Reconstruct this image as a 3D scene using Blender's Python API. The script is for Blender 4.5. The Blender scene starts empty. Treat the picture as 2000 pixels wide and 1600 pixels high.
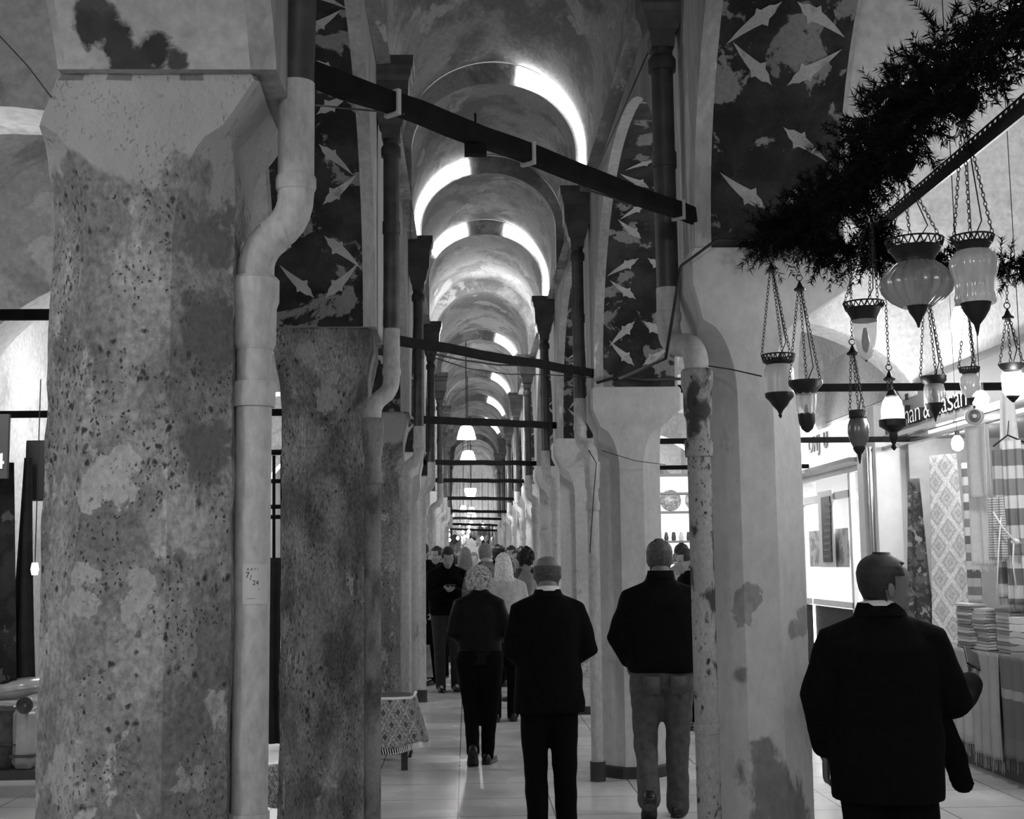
import bpy, bmesh, math, random
from mathutils import Vector, Matrix, noise as mnoise
S = bpy.context.scene
C = S.collection
PI = math.pi
rnd = random.Random(7)

# ---------------------------------------------------------------- camera
FPX = 2530.0
PITCH, YAW, ROLL, EYE = 0.1176059, 0.0359374, -0.012, 1.6
_F = Vector((math.sin(YAW)*math.cos(PITCH), math.cos(YAW)*math.cos(PITCH), math.sin(PITCH)))
_R0 = Vector((math.cos(YAW), -math.sin(YAW), 0)); _U0 = _R0.cross(_F)
_R = math.cos(ROLL)*_R0 + math.sin(ROLL)*_U0
_U = -math.sin(ROLL)*_R0 + math.cos(ROLL)*_U0
cd = bpy.data.cameras.new('camera'); cam = bpy.data.objects.new('camera', cd); C.objects.link(cam)
cd.sensor_width = 36.0; cd.lens = FPX/2000*36; cd.clip_start = .05; cd.clip_end = 200
m = Matrix(((_R.x, _U.x, -_F.x), (_R.y, _U.y, -_F.y), (_R.z, _U.z, -_F.z))).to_4x4()
m.translation = (0, 0, EYE); cam.matrix_world = m
S.camera = cam
def at(px, py, Y):
    "world point at distance Y down the aisle seen at that spot of the photo"
    d = _F*FPX + _R*(px-1000) - _U*(py-800)
    return d*(Y/d.y) + Vector((0, 0, EYE))

# ---------------------------------------------------------------- world, exposure, lights
S.view_settings.view_transform = 'Standard'; S.view_settings.look = 'None'
S.view_settings.gamma = 1.0; S.view_settings.use_curve_mapping = False
S.view_settings.exposure = 0.0
W = bpy.data.worlds.new('world'); S.world = W; W.use_nodes = True
W.node_tree.nodes['Background'].inputs[0].default_value = (.8, .8, .8, 1)
W.node_tree.nodes['Background'].inputs[1].default_value = .45
def lamp(name, loc, power, size=.12, kind='POINT', rot=None, sy=None, spread=None):
    d = bpy.data.lights.new(name, kind); d.energy = power
    if kind == 'POINT': d.shadow_soft_size = size
    else:
        d.size = size
        if sy: d.shape = 'RECTANGLE'; d.size_y = sy
        if spread: d.spread = spread
    o = bpy.data.objects.new(name, d); C.objects.link(o); o.location = loc
    if rot: o.rotation_euler = rot
    return o
# ceiling pendants of the middle aisle (some hang behind the camera)
for yy, pw in ((-3.0, 120), (-.5, 60), (21.8, 90), (26, 80), (33, 90), (41, 90), (45.5, 120)):
    lamp('aisle_lamp_light', (.12, yy, 3.25), pw, .18)
lamp('vault_fill_light', (.24, 17.4, 4.75), 55, .3)  # added fill that brightens the vault
# side aisle shop lighting
for yy, pw in ((-1, 28), (7.5, 32), (13, 65), (19, 90), (27, 120), (36, 130)):
    lamp('right_shop_light', (4.4, yy, 3.3), pw, .25)
for yy, pw in ((.5, 130), (7.8, 60), (13, 110), (20, 120), (28, 130), (37, 130)):
    lamp('left_shop_light', (-3.4, yy, 3.3), pw, .3)
lamp('right_stall_light', (5.6, 12.5, 2.9), 30, 1.6, 'AREA', (0, math.radians(35), 0), 2.5)
lamp('stall_front_fill', (3.3, 7.9, 2.85), 75, .12)  # added fill brightening the hanging goods, not a fitting of the stall
lamp('stall_carpet_fill', (4.25, 11.3, 2.85), 55, .1)  # added fill above the carpets, no fitting of its own
lamp('white_shop_light', (6.2, 17, 2.9), 190, 2.0, 'AREA', (0, 0, 0), 3.0)

# ---------------------------------------------------------------- materials
def col(v): return (v, v, v, 1)
MATS = {}
def simple(name, v, rough=.7, metal=0, emit=0, noise=0, nscale=8, bump=0, spec=.4):
    if name in MATS: return MATS[name]
    mt = bpy.data.materials.new(name); mt.use_nodes = True; nt = mt.node_tree
    b = nt.nodes['Principled BSDF']
    b.inputs['Base Color'].default_value = col(v); b.inputs['Roughness'].default_value = rough
    b.inputs['Metallic'].default_value = metal; b.inputs['Specular IOR Level'].default_value = spec
    if emit: b.inputs['Emission Color'].default_value = col(1); b.inputs['Emission Strength'].default_value = emit
    if noise or bump:
        tc = nt.nodes.new('ShaderNodeTexCoord'); n = nt.nodes.new('ShaderNodeTexNoise')
        n.inputs['Scale'].default_value = nscale; n.inputs['Detail'].default_value = 6
        nt.links.new(tc.outputs['Object'], n.inputs['Vector'])
        if noise:
            r = nt.nodes.new('ShaderNodeMapRange')
            r.inputs[1].default_value = .3; r.inputs[2].default_value = .7
            r.inputs[3].default_value = v*(1-noise); r.inputs[4].default_value = v*(1+noise)
            nt.links.new(n.outputs[0], r.inputs[0]); nt.links.new(r.outputs[0], b.inputs['Base Color'])
        if bump:
            bp = nt.nodes.new('ShaderNodeBump'); bp.inputs['Strength'].default_value = bump; bp.inputs['Distance'].default_value = .02
            nt.links.new(n.outputs[0], bp.inputs['Height']); nt.links.new(bp.outputs[0], b.inputs['Normal'])
    MATS[name] = mt; return mt

def plaster(name, base, dark, cov=.5, soft=.06, scale=2.2, light=None, lcov=.64, spots=0, spotv=.03, bump=.5,
            stretch=(1, 1, 1), detail=9, off=0.0, rough=.85, fine=.12, dist=.25, blots=(), top=None):
    "old lime plaster: base colour, worn darker areas, flaked lighter areas, pits"
    if name in MATS: return MATS[name]
    mt = bpy.data.materials.new(name); mt.use_nodes = True; nt = mt.node_tree; L = nt.links; N = nt.nodes.new
    b = nt.nodes['Principled BSDF']; b.inputs['Roughness'].default_value = rough; b.inputs['Specular IOR Level'].default_value = .25
    tc = N('ShaderNodeNewGeometry'); mp = N('ShaderNodeMapping'); mp.inputs['Scale'].default_value = stretch
    mp.inputs['Location'].default_value = (off, off*.7, off*1.3)
    L.new(tc.outputs['Position'], mp.inputs['Vector'])
    def noi(sc, det=6, dist=0, o=0):
        n = N('ShaderNodeTexNoise'); n.inputs['Scale'].default_value = sc; n.inputs['Detail'].default_value = det
        n.inputs['Roughness'].default_value = .62; n.inputs['Distortion'].default_value = dist
        if o:
            m2 = N('ShaderNodeMapping'); m2.inputs['Location'].default_value = (o, o, -o)
            L.new(mp.outputs[0], m2.inputs[0]); L.new(m2.outputs[0], n.inputs['Vector'])
        else: L.new(mp.outputs[0], n.inputs['Vector'])
        return n.outputs[0]
    def mr(src, a, c, x=0., y=1.):
        r = N('ShaderNodeMapRange'); r.inputs[1].default_value = a; r.inputs[2].default_value = c
        r.inputs[3].default_value = x; r.inputs[4].default_value = y; L.new(src, r.inputs[0]); return r.outputs[0]
    def mix(f, a, c):
        r = N('ShaderNodeMix'); r.data_type = 'FLOAT'; L.new(f, r.inputs[0])
        for i, q in ((2, a), (3, c)):
            if isinstance(q, float): r.inputs[i].default_value = q
            else: L.new(q, r.inputs[i])
        return r.outputs[0]
    def mul(a, c):
        r = N('ShaderNodeMath'); r.operation = 'MULTIPLY'; L.new(a, r.inputs[0])
        if isinstance(c, float): r.inputs[1].default_value = c
        else: L.new(c, r.inputs[1])
        return r.outputs[0]
    n1 = noi(scale, detail, dist)
    f1 = mr(n1, cov-soft, cov+soft)
    c = mix(f1, float(base), float(dark))
    if light is not None:
        n2 = noi(scale*1.1, 8, dist*1.5, 7.3); f2 = mr(n2, lcov-.012, lcov+.012)
        c = mix(f2, c, float(light))
    nf = noi(scale*14, 6, 0, 3.1); c = mul(c, mr(nf, .3, .7, 1-fine*1.6, 1+fine*1.6))
    nl = noi(scale*.45, 3, 0, 11.); c = mul(c, mr(nl, .3, .7, .82, 1.18))
    hgt = mix(f1, 1.0, .35)
    if spots:
        v = N('ShaderNodeTexVoronoi'); v.inputs['Scale'].default_value = spots
        nv = N('ShaderNodeTexNoise'); nv.inputs['Scale'].default_value = 38; nv.inputs['Detail'].default_value = 4; L.new(mp.outputs[0], nv.inputs['Vector'])
        vm = N('ShaderNodeVectorMath'); vm.operation = 'MULTIPLY_ADD'; L.new(nv.outputs['Color'], vm.inputs[0]); vm.inputs[1].default_value = (.035,)*3; L.new(mp.outputs[0], vm.inputs[2]); L.new(vm.outputs[0], v.inputs['Vector'])
        v2 = N('ShaderNodeTexVoronoi'); v2.inputs['Scale'].default_value = spots*2.3; L.new(vm.outputs[0], v2.inputs['Vector'])
        fs = mr(v.outputs['Distance'], .12, .30, 1., 0.)
        gate = mr(noi(spots*.16, 4, 0, 5.), .50, .54)
        fs = mul(fs, gate); f2_ = mul(mr(v2.outputs['Distance'], .12, .30, 1., 0.), mr(noi(spots*.2, 4, 0, 8.), .50, .55)); am = N('ShaderNodeMath'); am.operation = 'MAXIMUM'; L.new(fs, am.inputs[0]); L.new(f2_, am.inputs[1]); fs = am.outputs[0]; c = mix(fs, c, float(spotv)); hgt = mix(fs, hgt, .0)
    def edge(): return mul(mr(noi(scale*3+5, 6, .4, 2.2), 0., 1., -.5, .5), 1.0)
    if top:
        sz_ = N('ShaderNodeSeparateXYZ'); L.new(tc.outputs['Position'], sz_.inputs[0])
        a_ = N('ShaderNodeMath'); a_.operation = 'MULTIPLY_ADD'; L.new(mr(noi(2.2, 5, .3, 4.), 0., 1., -.5, .5), a_.inputs[0]); a_.inputs[1].default_value = .55; L.new(sz_.outputs[2], a_.inputs[2])
        c = mix(mr(a_.outputs[0], top[0]-.01, top[0]+.01), c, mul(mr(nl, .3, .7, .85, 1.12), float(top[1])))
    for (bx_, by_, bz_, br_, bv_) in blots:
        vd = N('ShaderNodeVectorMath'); vd.operation = 'DISTANCE'; L.new(tc.outputs['Position'], vd.inputs[0]); vd.inputs[1].default_value = (bx_, by_, bz_)
        a_ = N('ShaderNodeMath'); a_.operation = 'MULTIPLY_ADD'; L.new(edge(), a_.inputs[0]); a_.inputs[1].default_value = br_*3.2; L.new(vd.outputs['Value'], a_.inputs[2])
        c = mix(mr(a_.outputs[0], br_*(.97 if bv_ > .25 else .8), br_*(1.03 if bv_ > .25 else 1.2), 1., 0.), c, mul(mr(nf, .3, .7, .8, 1.2), float(bv_)))
    L.new(c, b.inputs['Base Color'])
    if bump:
        add = N('ShaderNodeMath'); add.operation = 'MULTIPLY_ADD'; L.new(nf, add.inputs[0]); add.inputs[1].default_value = .6; L.new(hgt, add.inputs[2])
        bp = N('ShaderNodeBump'); bp.inputs['Strength'].default_value = bump; bp.inputs['Distance'].default_value = .012
        L.new(add.outputs[0], bp.inputs['Height']); L.new(bp.outputs[0], b.inputs['Normal'])
    MATS[name] = mt; return mt

def glassy(name, v=.8, rough=.15, alpha=.45, emit=0):
    "thin blown glass: part clear, part glossy tinted"
    if name in MATS: return MATS[name]
    mt = bpy.data.materials.new(name); mt.use_nodes = True; nt = mt.node_tree; b = nt.nodes['Principled BSDF']
    b.inputs['Base Color'].default_value = col(v); b.inputs['Roughness'].default_value = rough
    b.inputs['Alpha'].default_value = alpha; b.inputs['Specular IOR Level'].default_value = .8
    if emit: b.inputs['Emission Color'].default_value = col(1); b.inputs['Emission Strength'].default_value = emit
    MATS[name] = mt; return mt

def striped(name, vals, scale, axis=2, rough=.9, noise=.08, offs=0.0, emit=0):
    "woven stripes along one axis"
    if name in MATS: return MATS[name]
    mt = bpy.data.materials.new(name); mt.use_nodes = True; nt = mt.node_tree; L = nt.links; N = nt.nodes.new
    b = nt.nodes['Principled BSDF']; b.inputs['Roughness'].default_value = rough
    tc = N('ShaderNodeNewGeometry'); sp = N('ShaderNodeSeparateXYZ'); L.new(tc.outputs['Position'], sp.inputs[0])
    a = N('ShaderNodeMath'); a.operation = 'MULTIPLY_ADD'; a.inputs[1].default_value = scale; a.inputs[2].default_value = offs; L.new(sp.outputs[axis], a.inputs[0])
    fr = N('ShaderNodeMath'); fr.operation = 'FRACT'; L.new(a.outputs[0], fr.inputs[0])
    cr = N('ShaderNodeValToRGB'); cr.color_ramp.interpolation = 'CONSTANT'
    cr.color_ramp.elements.remove(cr.color_ramp.elements[1])
    for i, (p, v) in enumerate(vals):
        e = cr.color_ramp.elements[0] if i == 0 else cr.color_ramp.elements.new(p)
        e.position = p; e.color = col(v)
    L.new(fr.outputs[0], cr.inputs[0]); L.new(cr.outputs[0], b.inputs['Base Color'])
    MATS[name] = mt; return mt

# ---------------------------------------------------------------- mesh helpers
ORG = {}
class MB:
    def __init__(s): s.v = []; s.f = []; s.m = []
    def add(s, vs, fs, mi=0):
        o = len(s.v); s.v += [tuple(p) for p in vs]; s.f += [tuple(i+o for i in f) for f in fs]; s.m += [mi]*len(fs); return s
    def box(s, c, d, rz=0, mi=0, rot=None):
        x, y, z = d[0]/2, d[1]/2, d[2]/2
        M = rot if rot else Matrix.Rotation(rz, 3, 'Z')
        vs = [Vector(c)+M@Vector((a*x, b_*y, c_*z)) for c_ in (-1, 1) for b_ in (-1, 1) for a in (-1, 1)]
        return s.add(vs, [(0, 2, 3, 1), (4, 5, 7, 6), (0, 1, 5, 4), (2, 6, 7, 3), (0, 4, 6, 2), (1, 3, 7, 5)], mi)
    def bevbox(s, c, d, bv, rz=0, mi=0):
        "box with bevelled edges all round"
        x, y, z = d[0]/2, d[1]/2, d[2]/2; M = Matrix.Rotation(rz, 3, 'Z'); rings = []
        def ring(z_, i): return [Vector(c)+M@Vector(p+(z_,)) for p in ((x-i, -y+bv), (x-i, y-bv), (x-bv, y-i), (-x+bv, y-i), (-x+i, y-bv), (-x+i, -y+bv), (-x+bv, -y+i), (x-bv, -y+i))]
        return s.loft([ring(-z, bv*.7), ring(-z+bv, 0), ring(z-bv, 0), ring(z, bv*.7)], mi=mi)
    def loft(s, rings, cap=True, closed=True, mi=0):
        n = len(rings[0]); vs = [p for r in rings for p in r]; fs = []
        for k in range(len(rings)-1):
            for i in range(n if closed else n-1):
                j = (i+1) % n; fs.append((k*n+i, k*n+j, (k+1)*n+j, (k+1)*n+i))
        if cap and closed:
            fs.append(tuple(range(n-1, -1, -1))); fs.append(tuple((len(rings)-1)*n+i for i in range(n)))
        return s.add(vs, fs, mi)
    def tube(s, pts, rad, n=12, cap=True, flat=1.0, mi=0, upv=None):
        pts = [Vector(p) for p in pts]; N_ = len(pts)
        if not isinstance(rad, (list, tuple)): rad = [rad]*N_
        t0 = (pts[1]-pts[0]).normalized(); up = Vector(upv) if upv else (Vector((0, 0, 1)) if abs(t0.z) < .9 else Vector((0, 1, 0)))
        u = up.cross(t0).normalized(); rings = []
        for i, p in enumerate(pts):
            t = (pts[min(i+1, N_-1)]-pts[max(i-1, 0)]).normalized()
            u = (u - t*u.dot(t)).normalized(); w = t.cross(u)
            rings.append([p+rad[i]*(math.cos(2*PI*k/n)*u+flat*math.sin(2*PI*k/n)*w) for k in range(n)])
        return s.loft(rings, cap, mi=mi)
    def capsule(s, pts, rad, n=12, flat=1.0, upv=None):
        "tapered limb with rounded ends"
        pts = [Vector(p) for p in pts]; rad = list(rad)
        a = (pts[0]-pts[1]).normalized(); b_ = (pts[-1]-pts[-2]).normalized(); r0, r1 = rad[0], rad[-1]
        P = [pts[0]+a*r0*.95, pts[0]+a*r0*.7, pts[0]+a*r0*.35]+pts+[pts[-1]+b_*r1*.35, pts[-1]+b_*r1*.7, pts[-1]+b_*r1*.95]
        Rr = [r0*.3, r0*.71, r0*.93]+rad+[r1*.93, r1*.71, r1*.3]
        return s.tube(P, Rr, n, True, flat, 0, upv)
    def lathe(s, prof, c=(0, 0, 0), n=20, sq=1.0, rib=0, ribn=12, mi=0, cap=True):
        rings = [[(c[0]+r*(1+rib*math.cos(ribn*2*PI*k/n))*math.cos(2*PI*k/n), c[1]+sq*r*(1+rib*math.cos(ribn*2*PI*k/n))*math.sin(2*PI*k/n), c[2]+z) for k in range(n)] for r, z in prof]
        return s.loft(rings, cap, mi=mi)
    def ell(s, c, r, n=14, k=9, M=None):
        rings = []
        for j in range(k+1):
            a = -PI/2+PI*(j+.0)/k; a = max(-PI/2+.12, min(PI/2-.12, a))
            ring = []
            for i in range(n):
                p = Vector((r[0]*math.cos(a)*math.cos(2*PI*i/n), r[1]*math.cos(a)*math.sin(2*PI*i/n), r[2]*math.sin(a)))
                if M: p = M@p
                ring.append(Vector(c)+p)
            rings.append(ring)
        return s.loft(rings)
    def grid(s, fn, nu, nv, mi=0):
        vs = [fn(i/nu, j/nv) for j in range(nv+1) for i in range(nu+1)]
        fs = [(j*(nu+1)+i, j*(nu+1)+i+1, (j+1)*(nu+1)+i+1, (j+1)*(nu+1)+i) for j in range(nv) for i in range(nu)]
        return s.add(vs, fs, mi)
    def torus(s, c, R_, r, M=None, n=12, k=6, sx=1.0):
        rings = []
        for i in range(n):
            a = 2*PI*i/n; ring = []
            for j in range(k):
                b_ = 2*PI*j/k; p = Vector((sx*(R_+r*math.cos(b_))*math.cos(a), (R_+r*math.cos(b_))*math.sin(a), r*math.sin(b_)))
                if M: p = M@p
                ring.append(Vector(c)+p)
            rings.append(ring)
        vs = [p for r_ in rings for p in r_]
        fs = [(i*k+j, ((i+1) % n)*k+j, ((i+1) % n)*k+(j+1) % k, i*k+(j+1) % k) for i in range(n) for j in range(k)]
        return s.add(vs, fs)
    def build(s, name, mats, parent=None, smooth=False, solid=0, bev=0, fixn=True):
        if not isinstance(mats, (list, tuple)): mats = [mats]
        o3 = Vector(ORG.get(parent.name, (0, 0, 0))) if parent else Vector((0, 0, 0))
        me = bpy.data.meshes.new(name); me.from_pydata([Vector(p)-o3 for p in s.v], [], s.f)
        for mm in mats: me.materials.append(mm)
        for p, mi in zip(me.polygons, s.m): p.material_index = mi
        if fixn:
            bm = bmesh.new(); bm.from_mesh(me); bmesh.ops.recalc_face_normals(bm, faces=bm.faces); bm.to_mesh(me); bm.free()
        if smooth:
            for p in me.polygons: p.use_smooth = True
            if smooth != 'all':
                bm = bmesh.new(); bm.from_mesh(me)
                for e in bm.edges:
                    if len(e.link_faces) == 2 and e.calc_face_angle(0) > math.radians(38): e.smooth = False
                bm.to_mesh(me); bm.free()
        ob = bpy.data.objects.new(name, me); C.objects.link(ob)
        if parent: ob.parent = parent; ORG[ob.name] = ORG.get(parent.name, (0, 0, 0))
        if solid:
            md = ob.modifiers.new('solid', 'SOLIDIFY'); md.thickness = solid; md.offset = 0
        if bev:
            md = ob.modifiers.new('bevel', 'BEVEL'); md.width = bev; md.segments = 2; md.limit_method = 'ANGLE'
        return ob
def remesh(ob, vox, smooth=4, fac=.5):
    "fuse overlapping shells into one continuous surface"
    md = ob.modifiers.new('r', 'REMESH'); md.mode = 'VOXEL'; md.voxel_size = vox
    ms = ob.modifiers.new('s', 'SMOOTH'); ms.iterations = smooth; ms.factor = fac
    dg = bpy.context.evaluated_depsgraph_get(); dg.update()
    me = bpy.data.meshes.new_from_object(ob.evaluated_get(dg))
    old = ob.data; ob.modifiers.clear(); me.name = old.name
    mats = [x for x in old.materials]; me.materials.clear()
    for x in mats: me.materials.append(x)
    ob.data = me
    for p in me.polygons: p.use_smooth = True; p.material_index = 0
    return ob
def wrinkle(ob, amp, sc, seed=0, zs=1.0):
    me = ob.data; nr = [v.normal.copy() for v in me.vertices]
    for v, n in zip(me.vertices, nr):
        p = v.co
        v.co = p + n*amp*mnoise.noise(Vector((p.x*sc+seed, p.y*sc, p.z*sc*zs)))
    me.update()
def thing(name, label, cat, loc=(0, 0, 0), group=None):
    o = bpy.data.objects.new(name, None); C.objects.link(o); o.location = loc; o.empty_display_size = .1
    o['label'] = label; o['category'] = cat
    if group: o['group'] = group
    ORG[o.name] = tuple(loc); return o
def tag(o, label, cat, group=None):
    o['label'] = label; o['category'] = cat
    if group: o['group'] = group
    return o
def struct(o): o['kind'] = 'structure'; return o
def put_origin(ob, loc):
    "move a mesh thing's origin to its base"
    l = Vector(loc); ob.data.transform(Matrix.Translation(-l)); ob.location = l; return ob
def copy_thing(o, loc, label=None):
    c = o.copy(); C.objects.link(c); c.location = loc
    if label: c['label'] = label
    for ch in list(o.children):
        d = ch.copy(); C.objects.link(d); d.parent = c
        for g in list(ch.children):
            e = g.copy(); C.objects.link(e); e.parent = d
    return c
def text_mesh(name, body, size, depth, mat, parent, M, bold=0, align='LEFT'):
    cu = bpy.data.curves.new(name, 'FONT'); cu.body = body; cu.size = size; cu.extrude = depth; cu.offset = bold; cu.align_x = align
    cu.resolution_u = 3
    t = bpy.data.objects.new(name, cu); C.objects.link(t)
    dg = bpy.context.evaluated_depsgraph_get(); dg.update()
    me = bpy.data.meshes.new_from_object(t.evaluated_get(dg)); bpy.data.objects.remove(t)
    me.transform(M)
    if parent: me.transform(Matrix.Translation(-Vector(ORG.get(parent.name, (0, 0, 0)))))
    me.materials.clear(); me.materials.append(mat)
    ob = bpy.data.objects.new(name, me); C.objects.link(ob)
    if parent: ob.parent = parent
    return ob

# ================================================================ STRUCTURE
XL, XLo, XR, XRo = -.5, -1.08, .98, 1.62       # inner and outer faces of the two arcades
ZC = 2.92                                       # top of the pier capitals
LYf = [-.6, 3.4, 7.2, 11.3, 15.4, 19.6, 23.8, 28.0, 32.2, 36.4, 40.6, 44.8]
RYf = [1.3, 5.4, 9.8, 13.9, 17.9, 22.0, 26.1, 30.2, 34.3, 38.4, 42.5, 46.6]
PD = .53
YEND = 47.5

m_vault = plaster('stained_vault_plaster', .36, .20, cov=.52, soft=.05, scale=2.3, light=.46, lcov=.60, stretch=(1, .55, 1), bump=.35)
m_wallin = plaster('arcade_wall_plaster', .34, .22, cov=.56, soft=.12, scale=1.6, light=.5, lcov=.62, stretch=(1.6, 1.6, .3), bump=.3)
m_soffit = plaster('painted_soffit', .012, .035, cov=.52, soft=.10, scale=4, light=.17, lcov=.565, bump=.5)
m_motif = plaster('pale_motif_plaster', .32, .2, cov=.62, soft=.05, scale=9, bump=.2)
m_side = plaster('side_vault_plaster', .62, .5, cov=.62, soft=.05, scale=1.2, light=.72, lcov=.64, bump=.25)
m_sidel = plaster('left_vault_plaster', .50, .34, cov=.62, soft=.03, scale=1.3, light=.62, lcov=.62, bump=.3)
m_reveal = simple('lit_reveal_glow', .9, emit=7)  # emission stands in for daylight on the plaster reveals of the slots

def floor_mat():
    mt = bpy.data.materials.new('polished_floor_tiles'); mt.use_nodes = True; nt = mt.node_tree; L = nt.links; N = nt.nodes.new
    b = nt.nodes['Principled BSDF']; tc = N('ShaderNodeNewGeometry')
    br = N('ShaderNodeTexBrick'); br.offset = 0.0; br.inputs['Scale'].default_value = 1.0
    br.inputs['Brick Width'].default_value = .62; br.inputs['Row Height'].default_value = .62; br.inputs['Mortar Size'].default_value = .006
    br.inputs['Color1'].default_value = col(.60); br.inputs['Color2'].default_value = col(.64); br.inputs['Mortar'].default_value = col(.22)
    mp = N('ShaderNodeMapping'); mp.inputs['Location'].default_value = (.07, .2, 0); L.new(tc.outputs['Position'], mp.inputs[0]); L.new(mp.outputs[0], br.inputs['Vector'])
    n = N('ShaderNodeTexNoise'); n.inputs['Scale'].default_value = 1.4; n.inputs['Detail'].default_value = 5; L.new(mp.outputs[0], n.inputs['Vector'])
    r = N('ShaderNodeMapRange'); r.inputs[1].default_value = .35; r.inputs[2].default_value = .65; r.inputs[3].default_value = .12; r.inputs[4].default_value = .3
    L.new(n.outputs[0], r.inputs[0]); L.new(r.outputs[0], b.inputs['Roughness'])
    mx = N('ShaderNodeMix'); mx.data_type = 'RGBA'; mx.blend_type = 'MULTIPLY'; mx.inputs[0].default_value = .5
    r2 = N('ShaderNodeMapRange'); r2.inputs[1].default_value = .3; r2.inputs[2].default_value = .7; r2.inputs[3].default_value = .75; r2.inputs[4].default_value = 1.1
    L.new(n.outputs[0], r2.inputs[0]); L.new(br.outputs[0], mx.inputs[6]); L.new(r2.outputs[0], mx.inputs[7]); L.new(mx.outputs[2], b.inputs['Base Color'])
    b.inputs['Specular IOR Level'].default_value = .5
    return mt
mb = MB(); mb.box((.3, 21, -.05), (17, 56, .1)); struct(mb.build('floor', floor_mat()))

# ---- arcades: one wall per row with an arch between each pair of piers
def zlow(Y, rows, rise=1.42):
    for k in range(len(rows)):
        if rows[k]-.04 <= Y <= rows[k]+PD+.04: return ZC
    for k in range(len(rows)-1):
        a, b = rows[k]+PD+.04, rows[k+1]-.04
        if a < Y < b:
            t = (Y-(a+b)/2)/((b-a)/2)
            if rows is LYf and k == 0: return ZC+.9*max(0, 1-abs(t)**1.6)**.8
            return ZC+rise*max(0, 1-abs(t)**2.1)**.5
    return ZC+rise
BL = lambda L_: [tuple(at(x, y, Y))+(r, v) for x, y, Y, r, v in L_]
def on_soffit(px, py):
    Y = 3.36
    while Y > 1.5 and at(px, py, Y).z > zlow(Y, LYf): Y -= .01
    return Y
m_near = plaster('peeling_near_soffit', .36, .31, cov=.55, soft=.1, scale=1.5, bump=.4, off=3.1,
                 blots=BL([(x, y, on_soffit(x, y), r, v) for x, y, r, v in ((185, 15, .05, .06), (190, 55, .05, .04), (225, 90, .055, .035), (300, 105, .05, .03), (255, 125, .06, .04), (345, 118, .03, .05), (60, 20, .03, .1))]))
def arcade(name, xin, xout, rows, ztop=4.47):
    ys = set()
    for k in range(len(rows)):
        ys |= {rows[k]-.04, rows[k]+PD+.04}
        if k+1 < len(rows):
            a, b = rows[k]+PD+.04, rows[k+1]-.04
            for i in range(1, 40): ys.add((a+b)/2-(b-a)/2*math.cos(PI*i/40))
    ys = [y for y in sorted(ys)]
    mb = MB(); zs = [zlow(y, rows) for y in ys]
    sgn = 1 if xout > xin else -1
    for i in range(len(ys)-1):
        y0, y1, z0, z1 = ys[i], ys[i+1], zs[i], zs[i+1]
        mb.add([(xin, y0, z0), (xin, y1, z1), (xin, y1, ztop), (xin, y0, ztop)], [(0, 1, 2, 3)], 0)
        mb.add([(xout, y0, z0), (xout, y1, z1), (xout, y1, ztop+.4), (xout, y0, ztop+.4)], [(0, 1, 2, 3)], 2)
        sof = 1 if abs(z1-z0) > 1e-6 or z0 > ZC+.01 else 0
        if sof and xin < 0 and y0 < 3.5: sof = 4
        w = .07*sgn
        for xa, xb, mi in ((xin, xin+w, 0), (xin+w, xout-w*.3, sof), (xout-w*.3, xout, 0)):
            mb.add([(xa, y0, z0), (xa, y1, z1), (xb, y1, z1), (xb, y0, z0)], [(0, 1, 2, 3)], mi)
    # pale leaf shapes left of the painted pattern: mirrored pairs, alternating up and down
    leaf = [(0, 0), (.03, .012), (.05, .026), (.08, .032), (.10, .056), (.115, .034), (.15, .028), (.20, .022), (.28, .016), (.21, -.004), (.16, -.014), (.12, -.020), (.10, -.040), (.09, -.022), (.05, -.018), (.03, -.004)]
    rn = random.Random(3 if xin > 0 else 5)
    for k in range(2 if xin < 0 else 1, min(len(rows), 7)):
        a, b = rows[k-1]+PD+.04, rows[k]-.04
        # arc length samples from the springing on the near face of pier k, up towards the camera
        S_ = [0]; P_ = [(b, ZC)]
        for i in range(1, 200):
            y = b-(b-a)*.5*(i/200)**1.7; P_.append((y, zlow(y, rows))); S_.append(S_[-1]+math.dist(P_[-1], P_[-2]))
        def on(s_):
            s_ = max(0, min(s_, S_[-1]-1e-4))
            for i in range(len(S_)-1):
                if S_[i+1] >= s_:
                    t = (s_-S_[i])/(S_[i+1]-S_[i]); break
            y = P_[i][0]*(1-t)+P_[i+1][0]*t; z = P_[i][1]*(1-t)+P_[i+1][1]*t
            dy, dz = P_[i+1][0]-P_[i][0], P_[i+1][1]-P_[i][1]; l = math.hypot(dy, dz)
            return y-dz/l*.0+(-dz/l)*.004*0+dz/l*0-.004*(dz/l), z+.004*(dy/l)
        cx = (xin+xout)/2+.02*sgn; s0 = .16; up = True
        while s0 < S_[-1]-.2:
            for side in (-1, 1):
                if rn.random() < .12: continue
                sc = rn.uniform(.85, 1.0); pts = []
                ang = math.radians(rn.uniform(30, 44))*(1 if up else -1)
                for (u, v) in leaf:
                    u *= sc; v *= sc*(1 if up else -1)
                    uu = .03+u*math.cos(ang)-v*math.sin(ang); vv = u*math.sin(ang)+v*math.cos(ang)
                    y, z = on(s0+vv + (0 if up else .12)); pts.append((cx+side*uu, y, z))
                mb.add(pts, [tuple(range(len(pts)))], 3)
            s0 += .23 if up else .29; up = not up
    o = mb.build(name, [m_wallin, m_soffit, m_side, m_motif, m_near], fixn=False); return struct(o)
arcade('wall_left', XL, XLo, LYf); arcade('wall_right', XR, XRo, RYf)

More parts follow.
